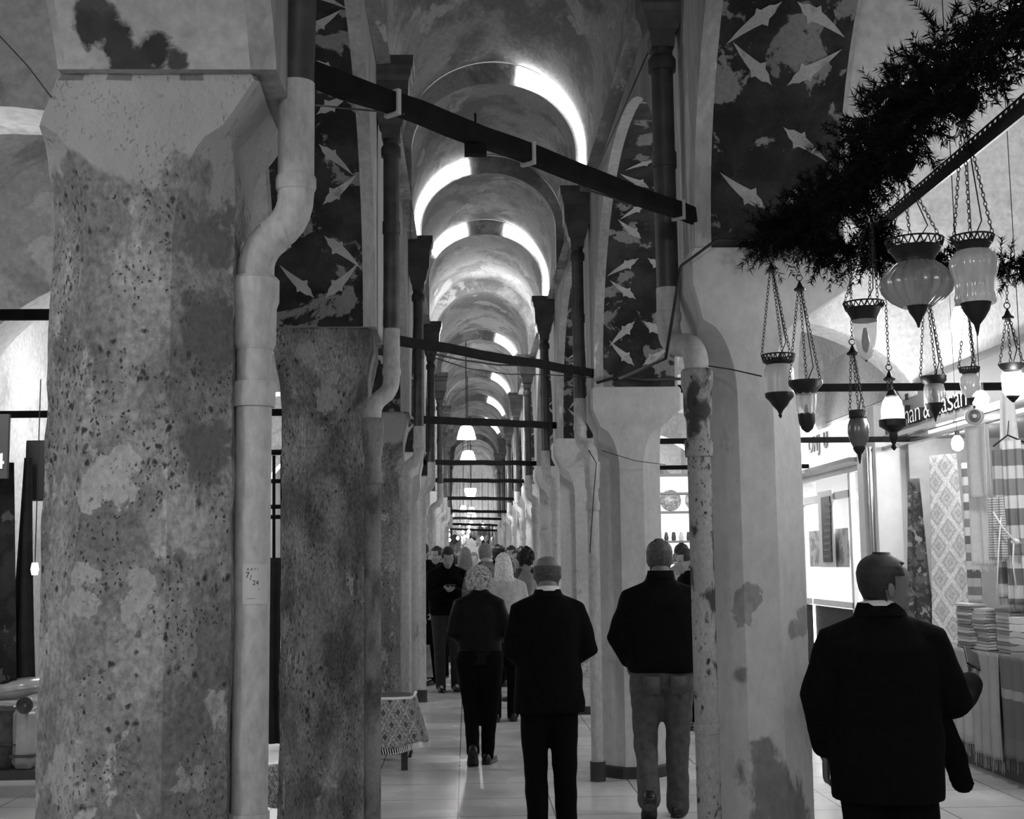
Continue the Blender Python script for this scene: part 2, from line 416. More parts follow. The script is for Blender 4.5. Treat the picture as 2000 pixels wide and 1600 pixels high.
# ---- middle vault: segments that step inwards at each rib, with curved skylight slots in the steps
CX = (XL+XR)/2
rings = [-4, 10.0, 12.4, 14.8, 18.0, 22.0, 26.5, 30.5, 35, 40, YEND]
def vring(Y, r, zc=4.86):
    rx = .655+(r-.565)*.45; pts = [(CX-rx, Y, 4.45)]
    for i in range(33):
        a = PI-PI*i/32; pts.append((CX+rx*math.cos(a), Y, zc+r*.98*math.sin(a)))
    pts.append((CX+rx, Y, 4.45)); return pts
mb = MB(); R0, R1 = .565, .745
for k in range(len(rings)-1):
    a, b = rings[k], rings[k+1]; rf = R0 if k else .735
    nseg = 14; rr = []
    for i in range(nseg+1):
        t = i/nseg; r = rf+(R1-rf)*t**.8
        ring = []
        for p in vring(a+(b-a)*t, r):
            v = Vector(p); n_ = mnoise.noise(v*1.7)*.018
            ring.append(v+(Vector((CX, v.y, 4.86))-v).normalized()*n_)
        rr.append(ring)
    mb.loft(rr, cap=False, closed=False)
    if k:
        o_ = vring(a, R1); i_ = vring(a, R0)
        for j in range(len(o_)-1): mb.add([o_[j], o_[j+1], i_[j+1], i_[j]], [(0, 1, 2, 3)])
mb.add([(XL-.02, -4, 4.45), (XL-.02, YEND, 4.45), (CX-.655, YEND, 4.46), (CX-.655, -4, 4.46)], [(0, 1, 2, 3)])
mb.add([(XR+.02, -4, 4.45), (XR+.02, YEND, 4.45), (CX+.655, YEND, 4.46), (CX+.655, -4, 4.46)], [(0, 1, 2, 3)])
struct(mb.build('ceiling', m_vault, smooth=True, solid=0, fixn=False))
nwin = 0
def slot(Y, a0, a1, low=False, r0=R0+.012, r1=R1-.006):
    "curved skylight slot: glowing strip standing in for daylit plaster in the vault step"
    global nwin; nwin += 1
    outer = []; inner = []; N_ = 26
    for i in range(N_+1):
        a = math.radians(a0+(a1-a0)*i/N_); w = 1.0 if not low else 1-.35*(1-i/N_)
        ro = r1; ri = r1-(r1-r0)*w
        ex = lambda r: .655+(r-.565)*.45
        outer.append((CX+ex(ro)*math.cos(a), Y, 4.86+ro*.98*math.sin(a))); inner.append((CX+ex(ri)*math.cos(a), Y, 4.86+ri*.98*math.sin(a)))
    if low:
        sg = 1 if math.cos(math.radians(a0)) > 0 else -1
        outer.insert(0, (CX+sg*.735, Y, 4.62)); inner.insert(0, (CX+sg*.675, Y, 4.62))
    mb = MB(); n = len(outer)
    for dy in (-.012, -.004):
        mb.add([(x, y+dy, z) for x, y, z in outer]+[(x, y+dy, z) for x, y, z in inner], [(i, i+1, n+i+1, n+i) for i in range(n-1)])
    struct(mb.build('window_%d' % nwin, m_reveal))
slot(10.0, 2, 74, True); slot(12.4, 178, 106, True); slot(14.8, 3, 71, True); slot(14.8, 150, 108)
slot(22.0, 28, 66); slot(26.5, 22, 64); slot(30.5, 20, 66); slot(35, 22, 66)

# ---- side aisles: barrel vault, cross walls with arches at each pier, outer shop wall
def side_aisle(tagn, x0, x1, rows, mat, zs=4.32, rise=1.1, first=0):
    cx, hw = (x0+x1)/2, abs(x1-x0)/2; mb = MB()
    mb.grid(lambda u, v: (cx-hw*math.cos(PI*u), -4+(YEND+4)*v, zs+rise*math.sin(PI*u)), 28, 26)
    struct(mb.build('ceiling', mat, smooth='all', fixn=False))
    n = 0
    for k in range(first, len(rows)):
        mb = MB(); ya, yb = rows[k]+.02, rows[k]+PD-.02; N_ = 30; lo = []; hi = []
        for i in range(N_+1):
            u = i/N_; x = cx-hw*math.cos(PI*u)*(1 if x1 > x0 else -1)
            lo.append((x, ZC+1.3*math.sin(PI*u)**.95)); hi.append((x, zs+rise*math.sin(PI*u)+.02))
        for i in range(N_):
            for y in (ya, yb): mb.add([(lo[i][0], y, lo[i][1]), (lo[i+1][0], y, lo[i+1][1]), (hi[i+1][0], y, hi[i+1][1]), (hi[i][0], y, hi[i][1])], [(0, 1, 2, 3)])
            mb.add([(lo[i][0], ya, lo[i][1]), (lo[i+1][0], ya, lo[i+1][1]), (lo[i+1][0], yb, lo[i+1][1]), (lo[i][0], yb, lo[i][1])], [(0, 1, 2, 3)])
        struct(mb.build('wall_%s_arch' % tagn, mat, fixn=False))
XWL, XWR = -4.4, 5.05
side_aisle('left', XLo, XWL, LYf, m_sidel); side_aisle('right', XRo, XWR, RYf, m_side)
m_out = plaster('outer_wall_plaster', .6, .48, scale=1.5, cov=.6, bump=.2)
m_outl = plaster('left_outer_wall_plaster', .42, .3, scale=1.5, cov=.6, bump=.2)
mb = MB(); mb.box((XWL-.1, 22, 2.2), (.2, 52, 4.4)); struct(mb.build('wall_far_left', m_outl))
mb = MB()                                       # outer right wall, open at the two shops
mb.box((XWR+.1, 0.5, 2.2), (.2, 9, 4.4)); mb.box((XWR+.1, 9.85, 3.95), (.2, 9.7, .9)); mb.box((XWR+.1, 17, 3.95), (.2, 4.6, .9)); mb.box((XWR+.1, 33.5, 2.2), (.2, 28.4, 4.4))
struct(mb.build('wall_far_right', m_out))
mb = MB(); mb.box((.3, YEND+.1, 3), (11, .2, 6)); struct(mb.build('wall_end', m_out))

# ---- octagonal piers
def pier(x0, x1, yf, mat, label, plinth=None, zstop=2.62, detail=1, ztop=ZC, chf=.155, rough=0, scx=None, hw=.245):
    cx, cy = (x0+x1)/2, yf+PD/2; hc = (x1-x0)/2; scx = (x0+x1)/2 if scx is None else scx
    t = thing('octagonal_pier', label, 'pillar', (cx, cy, 0), 'octagonal plastered piers')
    zs = [0, .06]; z = .06; st = .03 if detail > 1 else .25
    while z < zstop-.34: z += st; zs.append(min(z, zstop-.34))
    for i in range(1, 11): zs.append(zstop-.34+.34*i/10)
    zs += [zstop+.03, zstop+.06, zstop+.12, zstop+.14, ztop-.02, ztop]
    rr = []
    for z in zs:
        if z <= zstop: w = hw
        elif z < zstop+.13: w = hw+(hc-.012-hw)*min(1, (z-zstop)/.12)
        elif z < ztop-.01: w = hc-.005
        else: w = hc-.02
        if z < zstop-.34: c = chf
        elif z < zstop: c = max(.006, chf*(1-((z-zstop+.34)/.34)**2)**.5)
        else: c = .012
        ox = (scx-cx)*max(0, min(1, 1-(z-zstop)/.12)); d = PD/2 if z <= zstop else min(PD/2+.045, PD/2+(w-hw)*.5)
        base = [(w, -d+c), (w, d-c), (w-c, d), (-w+c, d), (-w, d-c), (-w, -d+c), (-w+c, -d), (w-c, -d)]
        ring = []; sub = 8 if detail > 1 else 1
        for i in range(8):
            a, b = base[i], base[(i+1) % 8]
            for j in range(sub):
                q = j/sub; x, y = a[0]+(b[0]-a[0])*q, a[1]+(b[1]-a[1])*q
                p = Vector((cx+ox+x, cy+y, z))
                if rough:
                    k = rough*(mnoise.noise(p*3.1)+.5*mnoise.noise(p*9)+.25*mnoise.noise(p*25)); l = math.hypot(x, y)
                    p.x += x/l*k; p.y += y/l*k
                ring.append(p)
        rr.append(ring)
    mb = MB(); mb.loft(rr); mb.build('shaft', mat, t, smooth=True)
    if plinth:
        mb = MB(); w = .285; c = .17
        rr = [[(scx+x, cy+y, z) for x, y in ((w_, -w_+c), (w_, w_-c), (w_-c, w_), (-w_+c, w_), (-w_, w_-c), (-w_, -w_+c), (-w_+c, -w_), (w_-c, -w_))] for z, w_ in ((0, w), (.075, w), (.085, w-.02))]
        mb.loft(rr); mb.build('plinth', plinth, t)
    return t
m_p_l1 = plaster('worn_mottled_plaster', .29, .17, cov=.5, soft=.07, scale=4.2, light=.37, lcov=.60, spots=30, spotv=.045, bump=.8, off=2.0, fine=.26, stretch=(1, 1, .8), top=(2.66, .33), blots=BL([(205, 935, 3.4, .075, .40), (235, 905, 3.4, .05, .40), (160, 1120, 3.4, .04, .36), (165, 1180, 3.4, .04, .36), (120, 1530, 3.45, .05, .36), (125, 1480, 3.45, .035, .36), (265, 1180, 3.4, .05, .35), (270, 1130, 3.4, .035, .35), (350, 770, 3.5, .035, .36), (350, 1510, 3.5, .06, .33), (395, 650, 3.5, .10, .13), (400, 880, 3.5, .09, .14), (410, 470, 3.5, .09, .14)]))
m_p_l2 = plaster('dark_peeled_plaster', .24, .09, cov=.49, soft=.10, scale=5.5, light=.30, lcov=.64, spots=34, bump=.8, off=5.0, stretch=(1, 1, .5), fine=.30, blots=BL([(640, 780, 7.2, .07, .30), (690, 850, 7.2, .06, .28), (650, 740, 7.2, .04, .30), (600, 690, 7.2, .06, .3)]))
m_p_r1 = plaster('pale_smooth_plaster', .46, .40, cov=.55, soft=.1, scale=1.8, light=.3, lcov=.70, bump=.3, off=1.0, stretch=(1, 1, .6), fine=.06, blots=BL([(1463, 1170, 5.4, .06, .26), (1450, 1200, 5.4, .05, .28), (1440, 1320, 5.4, .04, .22), (1565, 1230, 5.45, .05, .24), (1575, 1215, 5.5, .06, .26), (1500, 1520, 5.4, .10, .2), (1540, 1590, 5.4, .14, .18), (1490, 1470, 5.4, .05, .2)]))
m_p_r3 = plaster('pale_patched_plaster', .50, .34, cov=.60, soft=.02, scale=1.9, light=.26, lcov=.66, bump=.25, off=9.0, fine=.07)
m_plinth = simple('dark_stone_plinth', .03, .6, noise=.3, bump=.3)
Llab = ['', 'massive worn octagonal pier with pitted mottled plaster, nearest on the left', 'dark stained octagonal pier with peeled plaster, second from the left',
        'mottled grey octagonal pier behind the dark stained one on the left', 'pale octagonal pier behind the phone-using man on the left side', 'octagonal pier, fifth of the left row down the aisle',
        'octagonal pier, sixth of the left row down the aisle', 'octagonal pier, seventh of the left row down the aisle', 'octagonal pier, eighth of the left row', 'octagonal pier, ninth of the left row', 'octagonal pier, tenth of the left row', 'octagonal pier at the far end of the left row']
Rlab = ['', 'pale smooth octagonal pier beside the hanging lanterns, nearest on the right', 'pale octagonal pier with dark plinth behind the man in jeans',
        'pale octagonal pier with flaked lower plaster right of the bald man', 'pale octagonal pier, fourth of the right row down the aisle', 'octagonal pier, fifth of the right row down the aisle',
        'octagonal pier, sixth of the right row down the aisle', 'octagonal pier, seventh of the right row down the aisle', 'octagonal pier, eighth of the right row', 'octagonal pier, ninth of the right row', 'octagonal pier, tenth of the right row', 'octagonal pier at the far end of the right row']
for k in range(1, 12):
    lm = m_p_l1 if k == 1 else (m_p_l2 if k in (2,) else (m_p_l1 if k == 3 else m_p_r3))
    pier(XLo-.03 if k == 1 else XLo, XL-(.045 if k == 1 else .02), LYf[k], lm, Llab[k], m_plinth if k > 1 else None, detail=2 if k < 3 else 1, rough=.012 if k < 3 else .0, zstop=2.66 if k > 1 else 2.78, scx=-.888 if k == 1 else None, hw=.25 if k == 1 else .245, chf=.14 if k == 1 else .155)
    pier(XR-.03, XRo+.03, RYf[k], m_p_r1 if k < 3 else m_p_r3, Rlab[k], m_plinth, detail=2 if k < 3 else 1, rough=.003 if k < 3 else 0, zstop=2.62, scx=1.225 if k == 1 else 1.255, hw=.225 if k == 1 else .24, chf=.15)

# ================================================================ DOWNPIPES, TIE BEAMS, CABLES
def onX(px, py, X):
    d = _F*FPX + _R*(px-1000) - _U*(py-800)
    return d*(X/d.x) + Vector((0, 0, EYE))
m_pdark = simple('dark_brown_pipe_paint', .045, .45, noise=.4, nscale=12, bump=.15)
m_plight = plaster('pale_pipe_paint', .40, .26, cov=.62, soft=.08, scale=3, stretch=(1, 1, .5), bump=.15, rough=.6)
m_prust = plaster('flaking_pipe_paint', .30, .05, cov=.545, soft=.03, scale=6, stretch=(1, 1, .6), spots=26, bump=.5, rough=.7, off=4)
m_pmott = plaster('mottled_pipe_paint', .20, .07, cov=.52, soft=.08, scale=7, stretch=(1, 1, .5), bump=.5, rough=.7, off=3)
m_iron = simple('black_iron', .006, .8, noise=.5, nscale=10, bump=.3, spec=.15)
m_cable = simple('black_cable', .02, .6)
m_tie = simple('pale_cable_tie', .4, .5)
def bend(p, q, r_, n=6):
    "rounded corner points between two straight runs meeting at p with directions to q list"
    a, b = Vector(q[0]), Vector(q[1]); p = Vector(p); ra = min(r_, (a-p).length*.9); rb = min(r_, (b-p).length*.9)
    A = p+(a-p).normalized()*ra; B = p+(b-p).normalized()*rb
    return [(1-t)**2*A+2*t*(1-t)*p+t*t*B for t in [i/n for i in range(n+1)]]
def downpipe(xu, yu, xl, yl, zel, zsw, r, mlow, label, hop=True, ztop=4.2, sgn=1, zhop=4.1, lean=0.0):
    t = thing('downpipe', label, 'drainpipe', (xl, yl, 0), 'rainwater downpipes on the piers')
    if hop:
        hc = (xu+sgn*.0, yu); mb = MB(); rr = []
        for z, w, d in ((zhop-.06, .052, .052), (zhop, .056, .056), (zhop+.02, .07, .07), (zhop+.10, .085, .08), (zhop+.13, .10, .09), (zhop+.27, .105, .095), (zhop+.30, .118, .105), (zhop+.33, .12, .108), (zhop+.35, .132, .118), (zhop+.41, .134, .12)):
            rr.append([(hc[0]+a*w, hc[1]+b*d, z) for a, b in ((-1, -1), (1, -1), (1, 1), (-1, 1))])
        mb.loft(rr); mb.build('hopper_head', m_pdark, t)
    top = zhop if hop else ztop
    mb = MB(); mb.tube([(xu+lean, yu, top), (xu, yu, zsw)], r, 16)
    mb.tube([(xu+lean*.5, yu, (top+zsw)/2-.03), (xu+lean*.5, yu, (top+zsw)/2+.04)], r*1.12, 16)
    if hop: mb.lathe([(r*1.25, 0), (r*1.3, .05), (r*1.05, .07)], (xu, yu, zhop-.16), 16)
    mb.build('upper_pipe', m_pdark, t, smooth=True)
    # elbow: down, across to the pier, down again
    A = Vector((xu, yu, zel)); B = Vector((xl, yl, zel-.05))
    pts = [Vector((xu, yu, zsw))]+bend(A, [(xu, yu, zsw), B], .09)+bend(B, [A, (xl, yl, zel-.4)], .09)+[Vector((xl, yl, zel-.17))]
    mb = MB(); mb.tube(pts, r*1.04, 16); mb.lathe([(r*1.08, 0), (r*1.16, .01), (r*1.16, .035), (r*1.08, .045)], (xu, yu, zel+.10), 16)
    mb.build('elbow', m_plight, t, smooth=True)
    mb = MB(); mb.lathe([(r*1.02, 0), (r*1.2, .02), (r*1.22, .12), (r*1.36, .14), (r*1.36, .2), (r*1.2, .21)], (xl, yl, zel-.36), 18)
    mb.lathe([(r*1.15, 0), (r*1.2, .01), (r*1.2, .06), (r*1.15, .07)], (xl, yl, zel-.52), 18)
    mb.build('socket_collar', mlow, t, smooth=True)
    mb = MB(); mb.tube([(xl, yl, zel-.3), (xl, yl, .13)], r, 18); mb.build('lower_pipe', mlow, t, smooth=True)
    mb = MB(); mb.tube([(xl, yl, .14), (xl, yl, 0)], r*1.25, 18); mb.build('foot', m_plinth, t)
    mb = MB(); mb.tube([(xl, yl, .9), (xl, yl, .94)], r*1.1, 14); mb.box((xl, yl+r+.02, .92), (.02, .05, .03)); mb.build('bracket', mlow, t)
    return t
NW = ['nearest', 'second', 'third', 'fourth', 'fifth', 'sixth', 'seventh', 'eighth', 'ninth', 'tenth', 'last']
downpipe(-.48, 3.62, -.592, 3.62, 2.56, 2.98, .050, m_plight, 'smooth pale painted downpipe with a sticker, beside the massive left pier', hop=False, ztop=4.4, lean=.03)
downpipe(XL+.08, 7.3, XL-.02, 7.22, 2.56, 2.93, .046, m_pmott, 'mottled dark downpipe with a hopper head, on the dark stained left pier')
for k in range(3, 9):
    downpipe(XL+.085+(.02 if k > 4 else 0), LYf[k]+.06, XL-.03, LYf[k]+.0, 2.5, 2.8, .046, m_plight, NW[k-1]+' downpipe with hopper head along the left row of piers', zhop=4.08)
downpipe(.90, 5.62, .975, 5.38, 2.55, 2.80, .050, m_prust, 'flaking pitted downpipe with hopper head, on the pale pier by the lanterns', zhop=3.96)
downpipe(XR-.10, 9.9, XR-.03, 9.74, 2.50, 2.85, .046, m_plight, 'smooth pale downpipe with dark top, left of the man in jeans')
for k in range(3, 9):
    downpipe(XR-.115, RYf[k]+.1, XR-.03, RYf[k]-.04, 2.5, 2.8, .046, m_plight, NW[k-1]+' downpipe with hopper head along the right row of piers', zhop=4.08)
# sticker on the nearest pipe
st = MB(); 
def onpipe(a, z, r=.0512): return (-.592+r*math.sin(a), 3.62-r*math.cos(a), z)
st.grid(lambda u, v: onpipe(-.35+1.45*u, at(487, 1180, 3.6).z+(at(487, 1102, 3.6).z-at(487, 1180, 3.6).z)*v), 10, 2)
zs0, zs1 = at(487, 1180, 3.6).z, at(487, 1102, 3.6).z
stk = st.build('paper_sticker', simple('sticker_paper', .5, .6), smooth='all', fixn=False)
tag(stk, 'small pale paper sticker with 7/24 stuck on the smooth pale downpipe', 'sticker')
m_ink = simple('grey_ink', .06, .6)
def curved_text(body, size, a0, z, par):
    o = text_mesh('lettering', body, size, .0004, m_ink, par, Matrix.Identity(4))
    for v in o.data.vertices:
        x, y = v.co.x, v.co.y; p = onpipe(a0+x/.052, z+y, .0518); v.co = Vector(p)+Vector((0, 0, 0))
for body, size, a0, f in (('K A Y I', .010, -.1, .84), ('7', .022, -.18, .66), ('/', .02, .05, .60), ('24', .018, .18, .48), ('---', .010, .45, .35), ('-------', .010, -.1, .12)):
    curved_text(body, size, a0, zs0+(zs1-zs0)*f, stk)

def cable(label, pts, r=.004, sag=0, mat=None, name='cable'):
    P = [Vector(p) for p in pts]
    if len(P) == 2 and sag:
        a, b = P; P = [a.lerp(b, t)-Vector((0, 0, sag*4*t*(1-t))) for t in [i/14 for i in range(15)]]
    mb = MB(); mb.tube(P, r, 6); o = mb.build(name, mat or m_cable, smooth='all'); put_origin(o, P[0])
    return tag(o, label, 'cable')
# tie beams between the rows
def tie(k, a, b, w, label, clips=()):
    a, b = Vector(a), Vector(b); t = thing('tie_beam', label, 'beam', tuple(a), 'iron tie beams across the middle aisle')
    d = (b-a); n = 14; rr = []
    for i in range(n+1):
        p = a+d*i/n; s = w/2*(1+.12*mnoise.noise(Vector((i*.7, k, 0)))); off = .008*mnoise.noise(Vector((i*.5, k+3.3, 1)))
        yv = Vector((-d.y, d.x, 0)).normalized()
        rr.append([p+yv*sy*s*.7+Vector((0, 0, off+sz*s)) for sy, sz in ((-1, -1), (1, -1), (1, 1), (-1, 1))])
    mb = MB(); mb.loft(rr); mb.build('bar', m_iron, t, bev=.006)
    for f in clips:
        p = a+d*f; mb = MB(); yv = Vector((-d.y, d.x, 0)).normalized(); xv = d.normalized()
        rr = [[p+xv*q+yv*sy*(w*.38+.004)+Vector((0, 0, sz*(w*.55+.004))) for sy, sz in ((-1, -1), (1, -1), (1, 1), (-1, 1))] for q in (-.008, .008)]
        mb.loft(rr); mb.build('cable_tie', m_tie, t)
    return t
TL = ['iron tie beam with pale cable clips, nearest and highest in view', 'dark iron tie beam sloping right, second down the aisle', 'dark level tie beam above the first glowing pendant', 'dark tie beam just below the second glowing pendant']
r1a, r1b = at(600, 140, 3.66), at(1362, 425, 5.40)
t1 = tie(1, r1a, r1b, .068, TL[0], (.16, .47, .93))
p = r1a.lerp(r1b, .34); mb = MB(); mb.box(p+Vector((0, 0, -.055)), (.075, .04, .035)); mb.tube([p+Vector((0, 0, .0)), p+Vector((0, 0, .075))], .004, 6); mb.build('hanging_bracket', m_iron, t1)
tie(2, at(772, 664, 7.5), at(1168, 731, 9.9), .058, TL[1])
tie(3, at(818, 820, 11.5), at(1085, 831, 14.0), .07, TL[2])
tie(4, (XL, 15.6, at(830, 903, 15.6).z), (XR, 18.1, at(1035, 905, 18.1).z), .065, TL[3])
for k, (ya, yb, py) in enumerate(((19.7, 22.1, 938), (23.9, 26.2, 973), (28.1, 30.3, 998), (32.3, 34.4, 1012), (36.5, 38.5, 1024), (40.7, 42.6, 1034))):
    tie(5+k, (XL, ya, at(840, py, ya).z), (XR, yb, at(1000, py+2, yb).z), .065, 'dark tie beam down the aisle, %s from the camera' % NW[k+4])
def side_tie(x0, x1, Y, z, label):
    mb = MB(); mb.box(((x0+x1)/2, Y, z), (abs(x1-x0), .05, .06)); o = mb.build('tie_beam', m_iron, bev=.006); put_origin(o, (x0, Y, z))
    tag(o, label, 'beam', 'iron tie beams across the side aisles')
side_tie(XLo, XWL, 7.4, at(45, 615, 7.4).z, 'black iron tie beam across the left side aisle, nearest')
side_tie(XLo, XWL, 11.5, 2.95, 'black iron tie beam in the gap between the two left piers, upper')
side_tie(XLo, XWL, 15.6, 2.95, 'black iron tie beam in the gap between the two left piers, lower')
side_tie(XRo, XWR, 10.05, at(1680, 757, 10.05).z, 'iron tie beam across the right side aisle behind the lanterns, upper')
side_tie(XRo, XWR, 14.1, at(1650, 859, 14.1).z, 'iron tie beam across the right side aisle behind the lanterns, lower')
side_tie(XRo, XWR, 18.1, 2.9, 'iron tie beam far down the right side aisle')
# cables
cable('thin cable looping below the nearest tie beam', [at(1072, 318, 4.6), at(1150, 372, 4.9), at(1240, 400, 5.1), at(1300, 412, 5.25), at(1326, 420, 5.38)], .004)
cable('thin taut wire running down from the hopper head on the right wall', [at(1270, 92, 5.7), at(1172, 318, 8.6), at(1145, 350, 9.6)], .004)
cable('pair of thin cables across the painted soffit left of the nearest beam', [at(612, 205, 3.75), at(700, 214, 4.0), at(790, 222, 3.95)], .003, mat=simple('grey_cable', .12))
cable('sagging cable under the second tie beam, with knots', [at(842, 690, 7.6), at(900, 703, 8.2), at(970, 713, 8.7), at(1050, 715, 9.2), at(1160, 732, 9.8)], .006)
cable('lower sagging cable under the second tie beam', [at(842, 697, 7.6), at(915, 720, 8.2), at(990, 731, 8.8), at(1070, 732, 9.3), at(1160, 738, 9.8)], .004)
cable('cable drooping from the flaking pipe to the first hanging lantern', [at(1385, 715, 5.36), at(1430, 722, 5.2), at(1487, 735, 4.8)], .003)
cable('frayed cable draped on top of the lantern pier', [at(1210, 740, 6.2), at(1300, 700, 5.4), at(1330, 520, 5.3), at(1400, 468, 5.25), at(1500, 470, 5.3)], .007)
cable('cable bundle lying on the capital behind the man in jeans', [at(1165, 748, 9.7), at(1210, 735, 9.66), at(1260, 742, 9.66), at(1330, 740, 9.7)], .012)
cable('thin cable hanging down the pale downpipe', [at(1150, 880, 9.7), at(1165, 905, 9.6), at(1160, 960, 9.66), at(1152, 1080, 9.68)], .004)
cable('wire strung from the pale downpipe across the second right pier', [at(1175, 880, 9.66), at(1240, 900, 9.6), at(1300, 908, 9.7)], .003)
cable('thin wire stretched across the upper left side aisle', [at(-10, 60, 3.6), at(55, 130, 3.6), at(100, 190, 3.38)], .002)

# pendants in the middle aisle
m_shade = simple('glowing_pendant_shade', .9, emit=5)
def pendant(px, py, Y, w, h, flat, label):
    p = at(px, py, Y); t = thing('pendant_lamp', label, 'lamp', tuple(p), 'glowing pendants of the middle aisle')
    s = Y/FPX; w *= s; h *= s
    prof = [(w*.45, h/2), (w*.62, h*.42), (w*.8, h*.1), (w, -h/2)] if not flat else [(w*.9, h/2), (w, h*.3), (w*.62, -h/2)]
    mb = MB(); mb.lathe(list(reversed(prof)), p, 20); mb.build('lamp_shade', m_shade, t, smooth=True)
    mb = MB(); mb.tube([p+Vector((0, 0, h/2)), (p.x, p.y, 5.35)], .008, 6); mb.build('cord', m_cable, t)
    return t
pendant(911, 845, 21.8, 19, 26, 0, 'nearest and largest glowing dome pendant over the middle aisle')
pendant(914, 891, 26.0, 16, 21, 0, 'second glowing dome pendant over the middle aisle')
pendant(919, 963, 33.0, 12, 18, 1, 'third glowing pendant, tapering downward, over the middle aisle')
pendant(905, 993, 40, 7, 11, 0, 'small far glowing pendant left of its neighbour')
pendant(921, 997, 41, 8, 12, 0, 'small far glowing pendant right of its neighbour')
rn = random.Random(11); mb0 = None
m_bulb = simple('glowing_bulb', .9, emit=8)
for i in range(26):
    p = at(rn.uniform(860, 945), rn.uniform(1003, 1060), rn.uniform(40, 46)); mb = MB(); mb.lathe([(.02, -.06), (.055, 0), (.02, .06)], p, 8)
    mb.m = [0]*len(mb.m); mb.box((p.x, p.y, (p.z+4.5)/2), (.004, .004, 4.5-p.z), mi=1)
    o = mb.build('hanging_bulb', [m_bulb, m_cable], smooth=True); put_origin(o, p); tag(o, 'tiny glowing bulb hanging at the far end of the aisle', 'lamp', 'tiny bulbs at the far end')
m_scarf = [simple('scarf_%d' % i, v, .9, noise=.5, nscale=20) for i, v in enumerate((.05, .2, .5))]
for i in range(16):
    p = at(rn.uniform(852, 958), rn.uniform(1020, 1066), rn.uniform(43, 46.5)); w = rn.uniform(.2, .45); h = rn.uniform(.3, .6)
    mb = MB(); mb.grid(lambda u, v: (p.x+(u-.5)*w, p.y+.04*math.sin(u*14), p.z-h*v+.05*math.sin(u*9)), 10, 3)
    for q in (-.4, .4): mb.box((p.x+w*q, p.y, (p.z+4.5)/2), (.003, .003, 4.5-p.z))
    o = mb.build('hanging_cloth', m_scarf[i % 3], smooth='all', solid=.01); put_origin(o, p); tag(o, 'small hanging cloth among the lights at the far end of the aisle', 'cloth', 'cloths hung at the far end')
# garland of pine along the tie bar from the lantern pier
m_pine = simple('dark_pine_needles', .008, .9, spec=.1)
m_stem = simple('garland_wire', .02, .8)
def garland():
    base = at(1500, 470, 5.2)
    t = thing('pine_garland', 'thick dark artificial pine garland slanting from the lantern pier to top right', 'garland', tuple(base))
    path = [at(2040, -30, 2.8), at(1960, 60, 3.0), at(1880, 150, 3.25), at(1800, 200, 3.5), at(1730, 290, 3.85), at(1660, 370, 4.3), at(1590, 420, 4.75), at(1520, 455, 5.1), at(1490, 480, 5.3)]
    p2 = [at(1560, 430, 5.0), at(1610, 490, 4.75), at(1690, 500, 4.65), at(1720, 470, 4.65)]
    p3 = [at(1700, 420, 4.65), at(1720, 500, 4.65), at(1760, 520, 4.65), at(1850, 515, 4.65), at(1930, 520, 4.6), at(2030, 525, 4.6)]
    p4 = [at(1640, 280, 4.3), at(1690, 240, 4.1), at(1740, 200, 3.9), at(1800, 130, 3.6), at(1850, 70, 3.4)]
    mb = MB(); nd = MB(); rn = random.Random(4)
    for P, dens, rad in ((path, 190, .145), (p2, 190, .12), (p3, 120, .09), (p4, 60, .12)):
        mb.tube(P, .006, 6)
        for i in range(len(P)-1):
            L_ = (P[i+1]-P[i]).length
            for j in range(max(2, int(L_*dens*2.2))):
                q = P[i].lerp(P[i+1], rn.random())
                dr = Vector((rn.gauss(0, 1), rn.gauss(0, 1), rn.gauss(0, 1))).normalized(); ln = rn.uniform(.5, 1.25)*rad
                tip = q+dr*ln; b0 = q+dr*ln*.25
                # a sprig: needles along a short stalk
                ax = dr; s1 = ax.orthogonal().normalized(); s2 = ax.cross(s1)
                for w in range(30):
                    f = rn.random(); o_ = b0.lerp(tip, f); an = rn.uniform(0, 2*PI); sd = math.cos(an)*s1+math.sin(an)*s2
                    e = o_+(sd*.8+ax*.6).normalized()*rn.uniform(.02, .036); sw = sd.cross(ax)*.0024
                    nd.add([o_-sw, o_+sw, e], [(0, 1, 2)]); nd.add([o_-ax*.0024, o_+ax*.0024, e], [(0, 1, 2)])
    mb.build('garland_wire', m_stem, t); nd.build('needles', m_pine, t, fixn=False)
    rn2 = random.Random(9)
    for px, py, Y in ((1880, 215, 3.4), (1762, 335, 4.0)):
        q = at(px, py-12, Y); cn = MB(); cn.lathe([(.004, -.045), (.03, -.02), (.045, .01), (.035, .03), (.01, .05)], q, 14, rib=.12, ribn=7); cn.build('ornament_ball', m_pine, t, smooth=True)
    return t
garland()
# slotted steel angle
a, b = at(1680, 468, 5.45), at(2060, 150, 3.0)
t = thing('slotted_angle_bar', 'slotted steel angle bar slanting up to the right above the big lanterns', 'beam', tuple(a))
d = (b-a); L_ = d.length; xv = d.normalized(); zv = Vector((0, 0, 1)); zv = (zv-xv*zv.dot(xv)).normalized(); yv = zv.cross(xv)
mb = MB(); Mx = Matrix((xv, yv, zv)).transposed(); w = .05
mb.box(a+d/2+zv*.0215, (L_, .003, .007), rot=Mx); mb.box(a+d/2+zv*.003, (L_, .003, .016), rot=Mx)
n = int(L_/.05)
for i in range(n): mb.box(a+xv*(.05*i+.01)+zv*.0145, (.022, .003, .010), rot=Mx)
mb.box(a+d/2-zv*.005+yv*.02, (L_, .042, .003), rot=Mx); mb.box(a+d/2-zv*.018, (L_, .003, .030), rot=Mx)
mb.build('angle', simple('painted_steel', .03, .5), t)

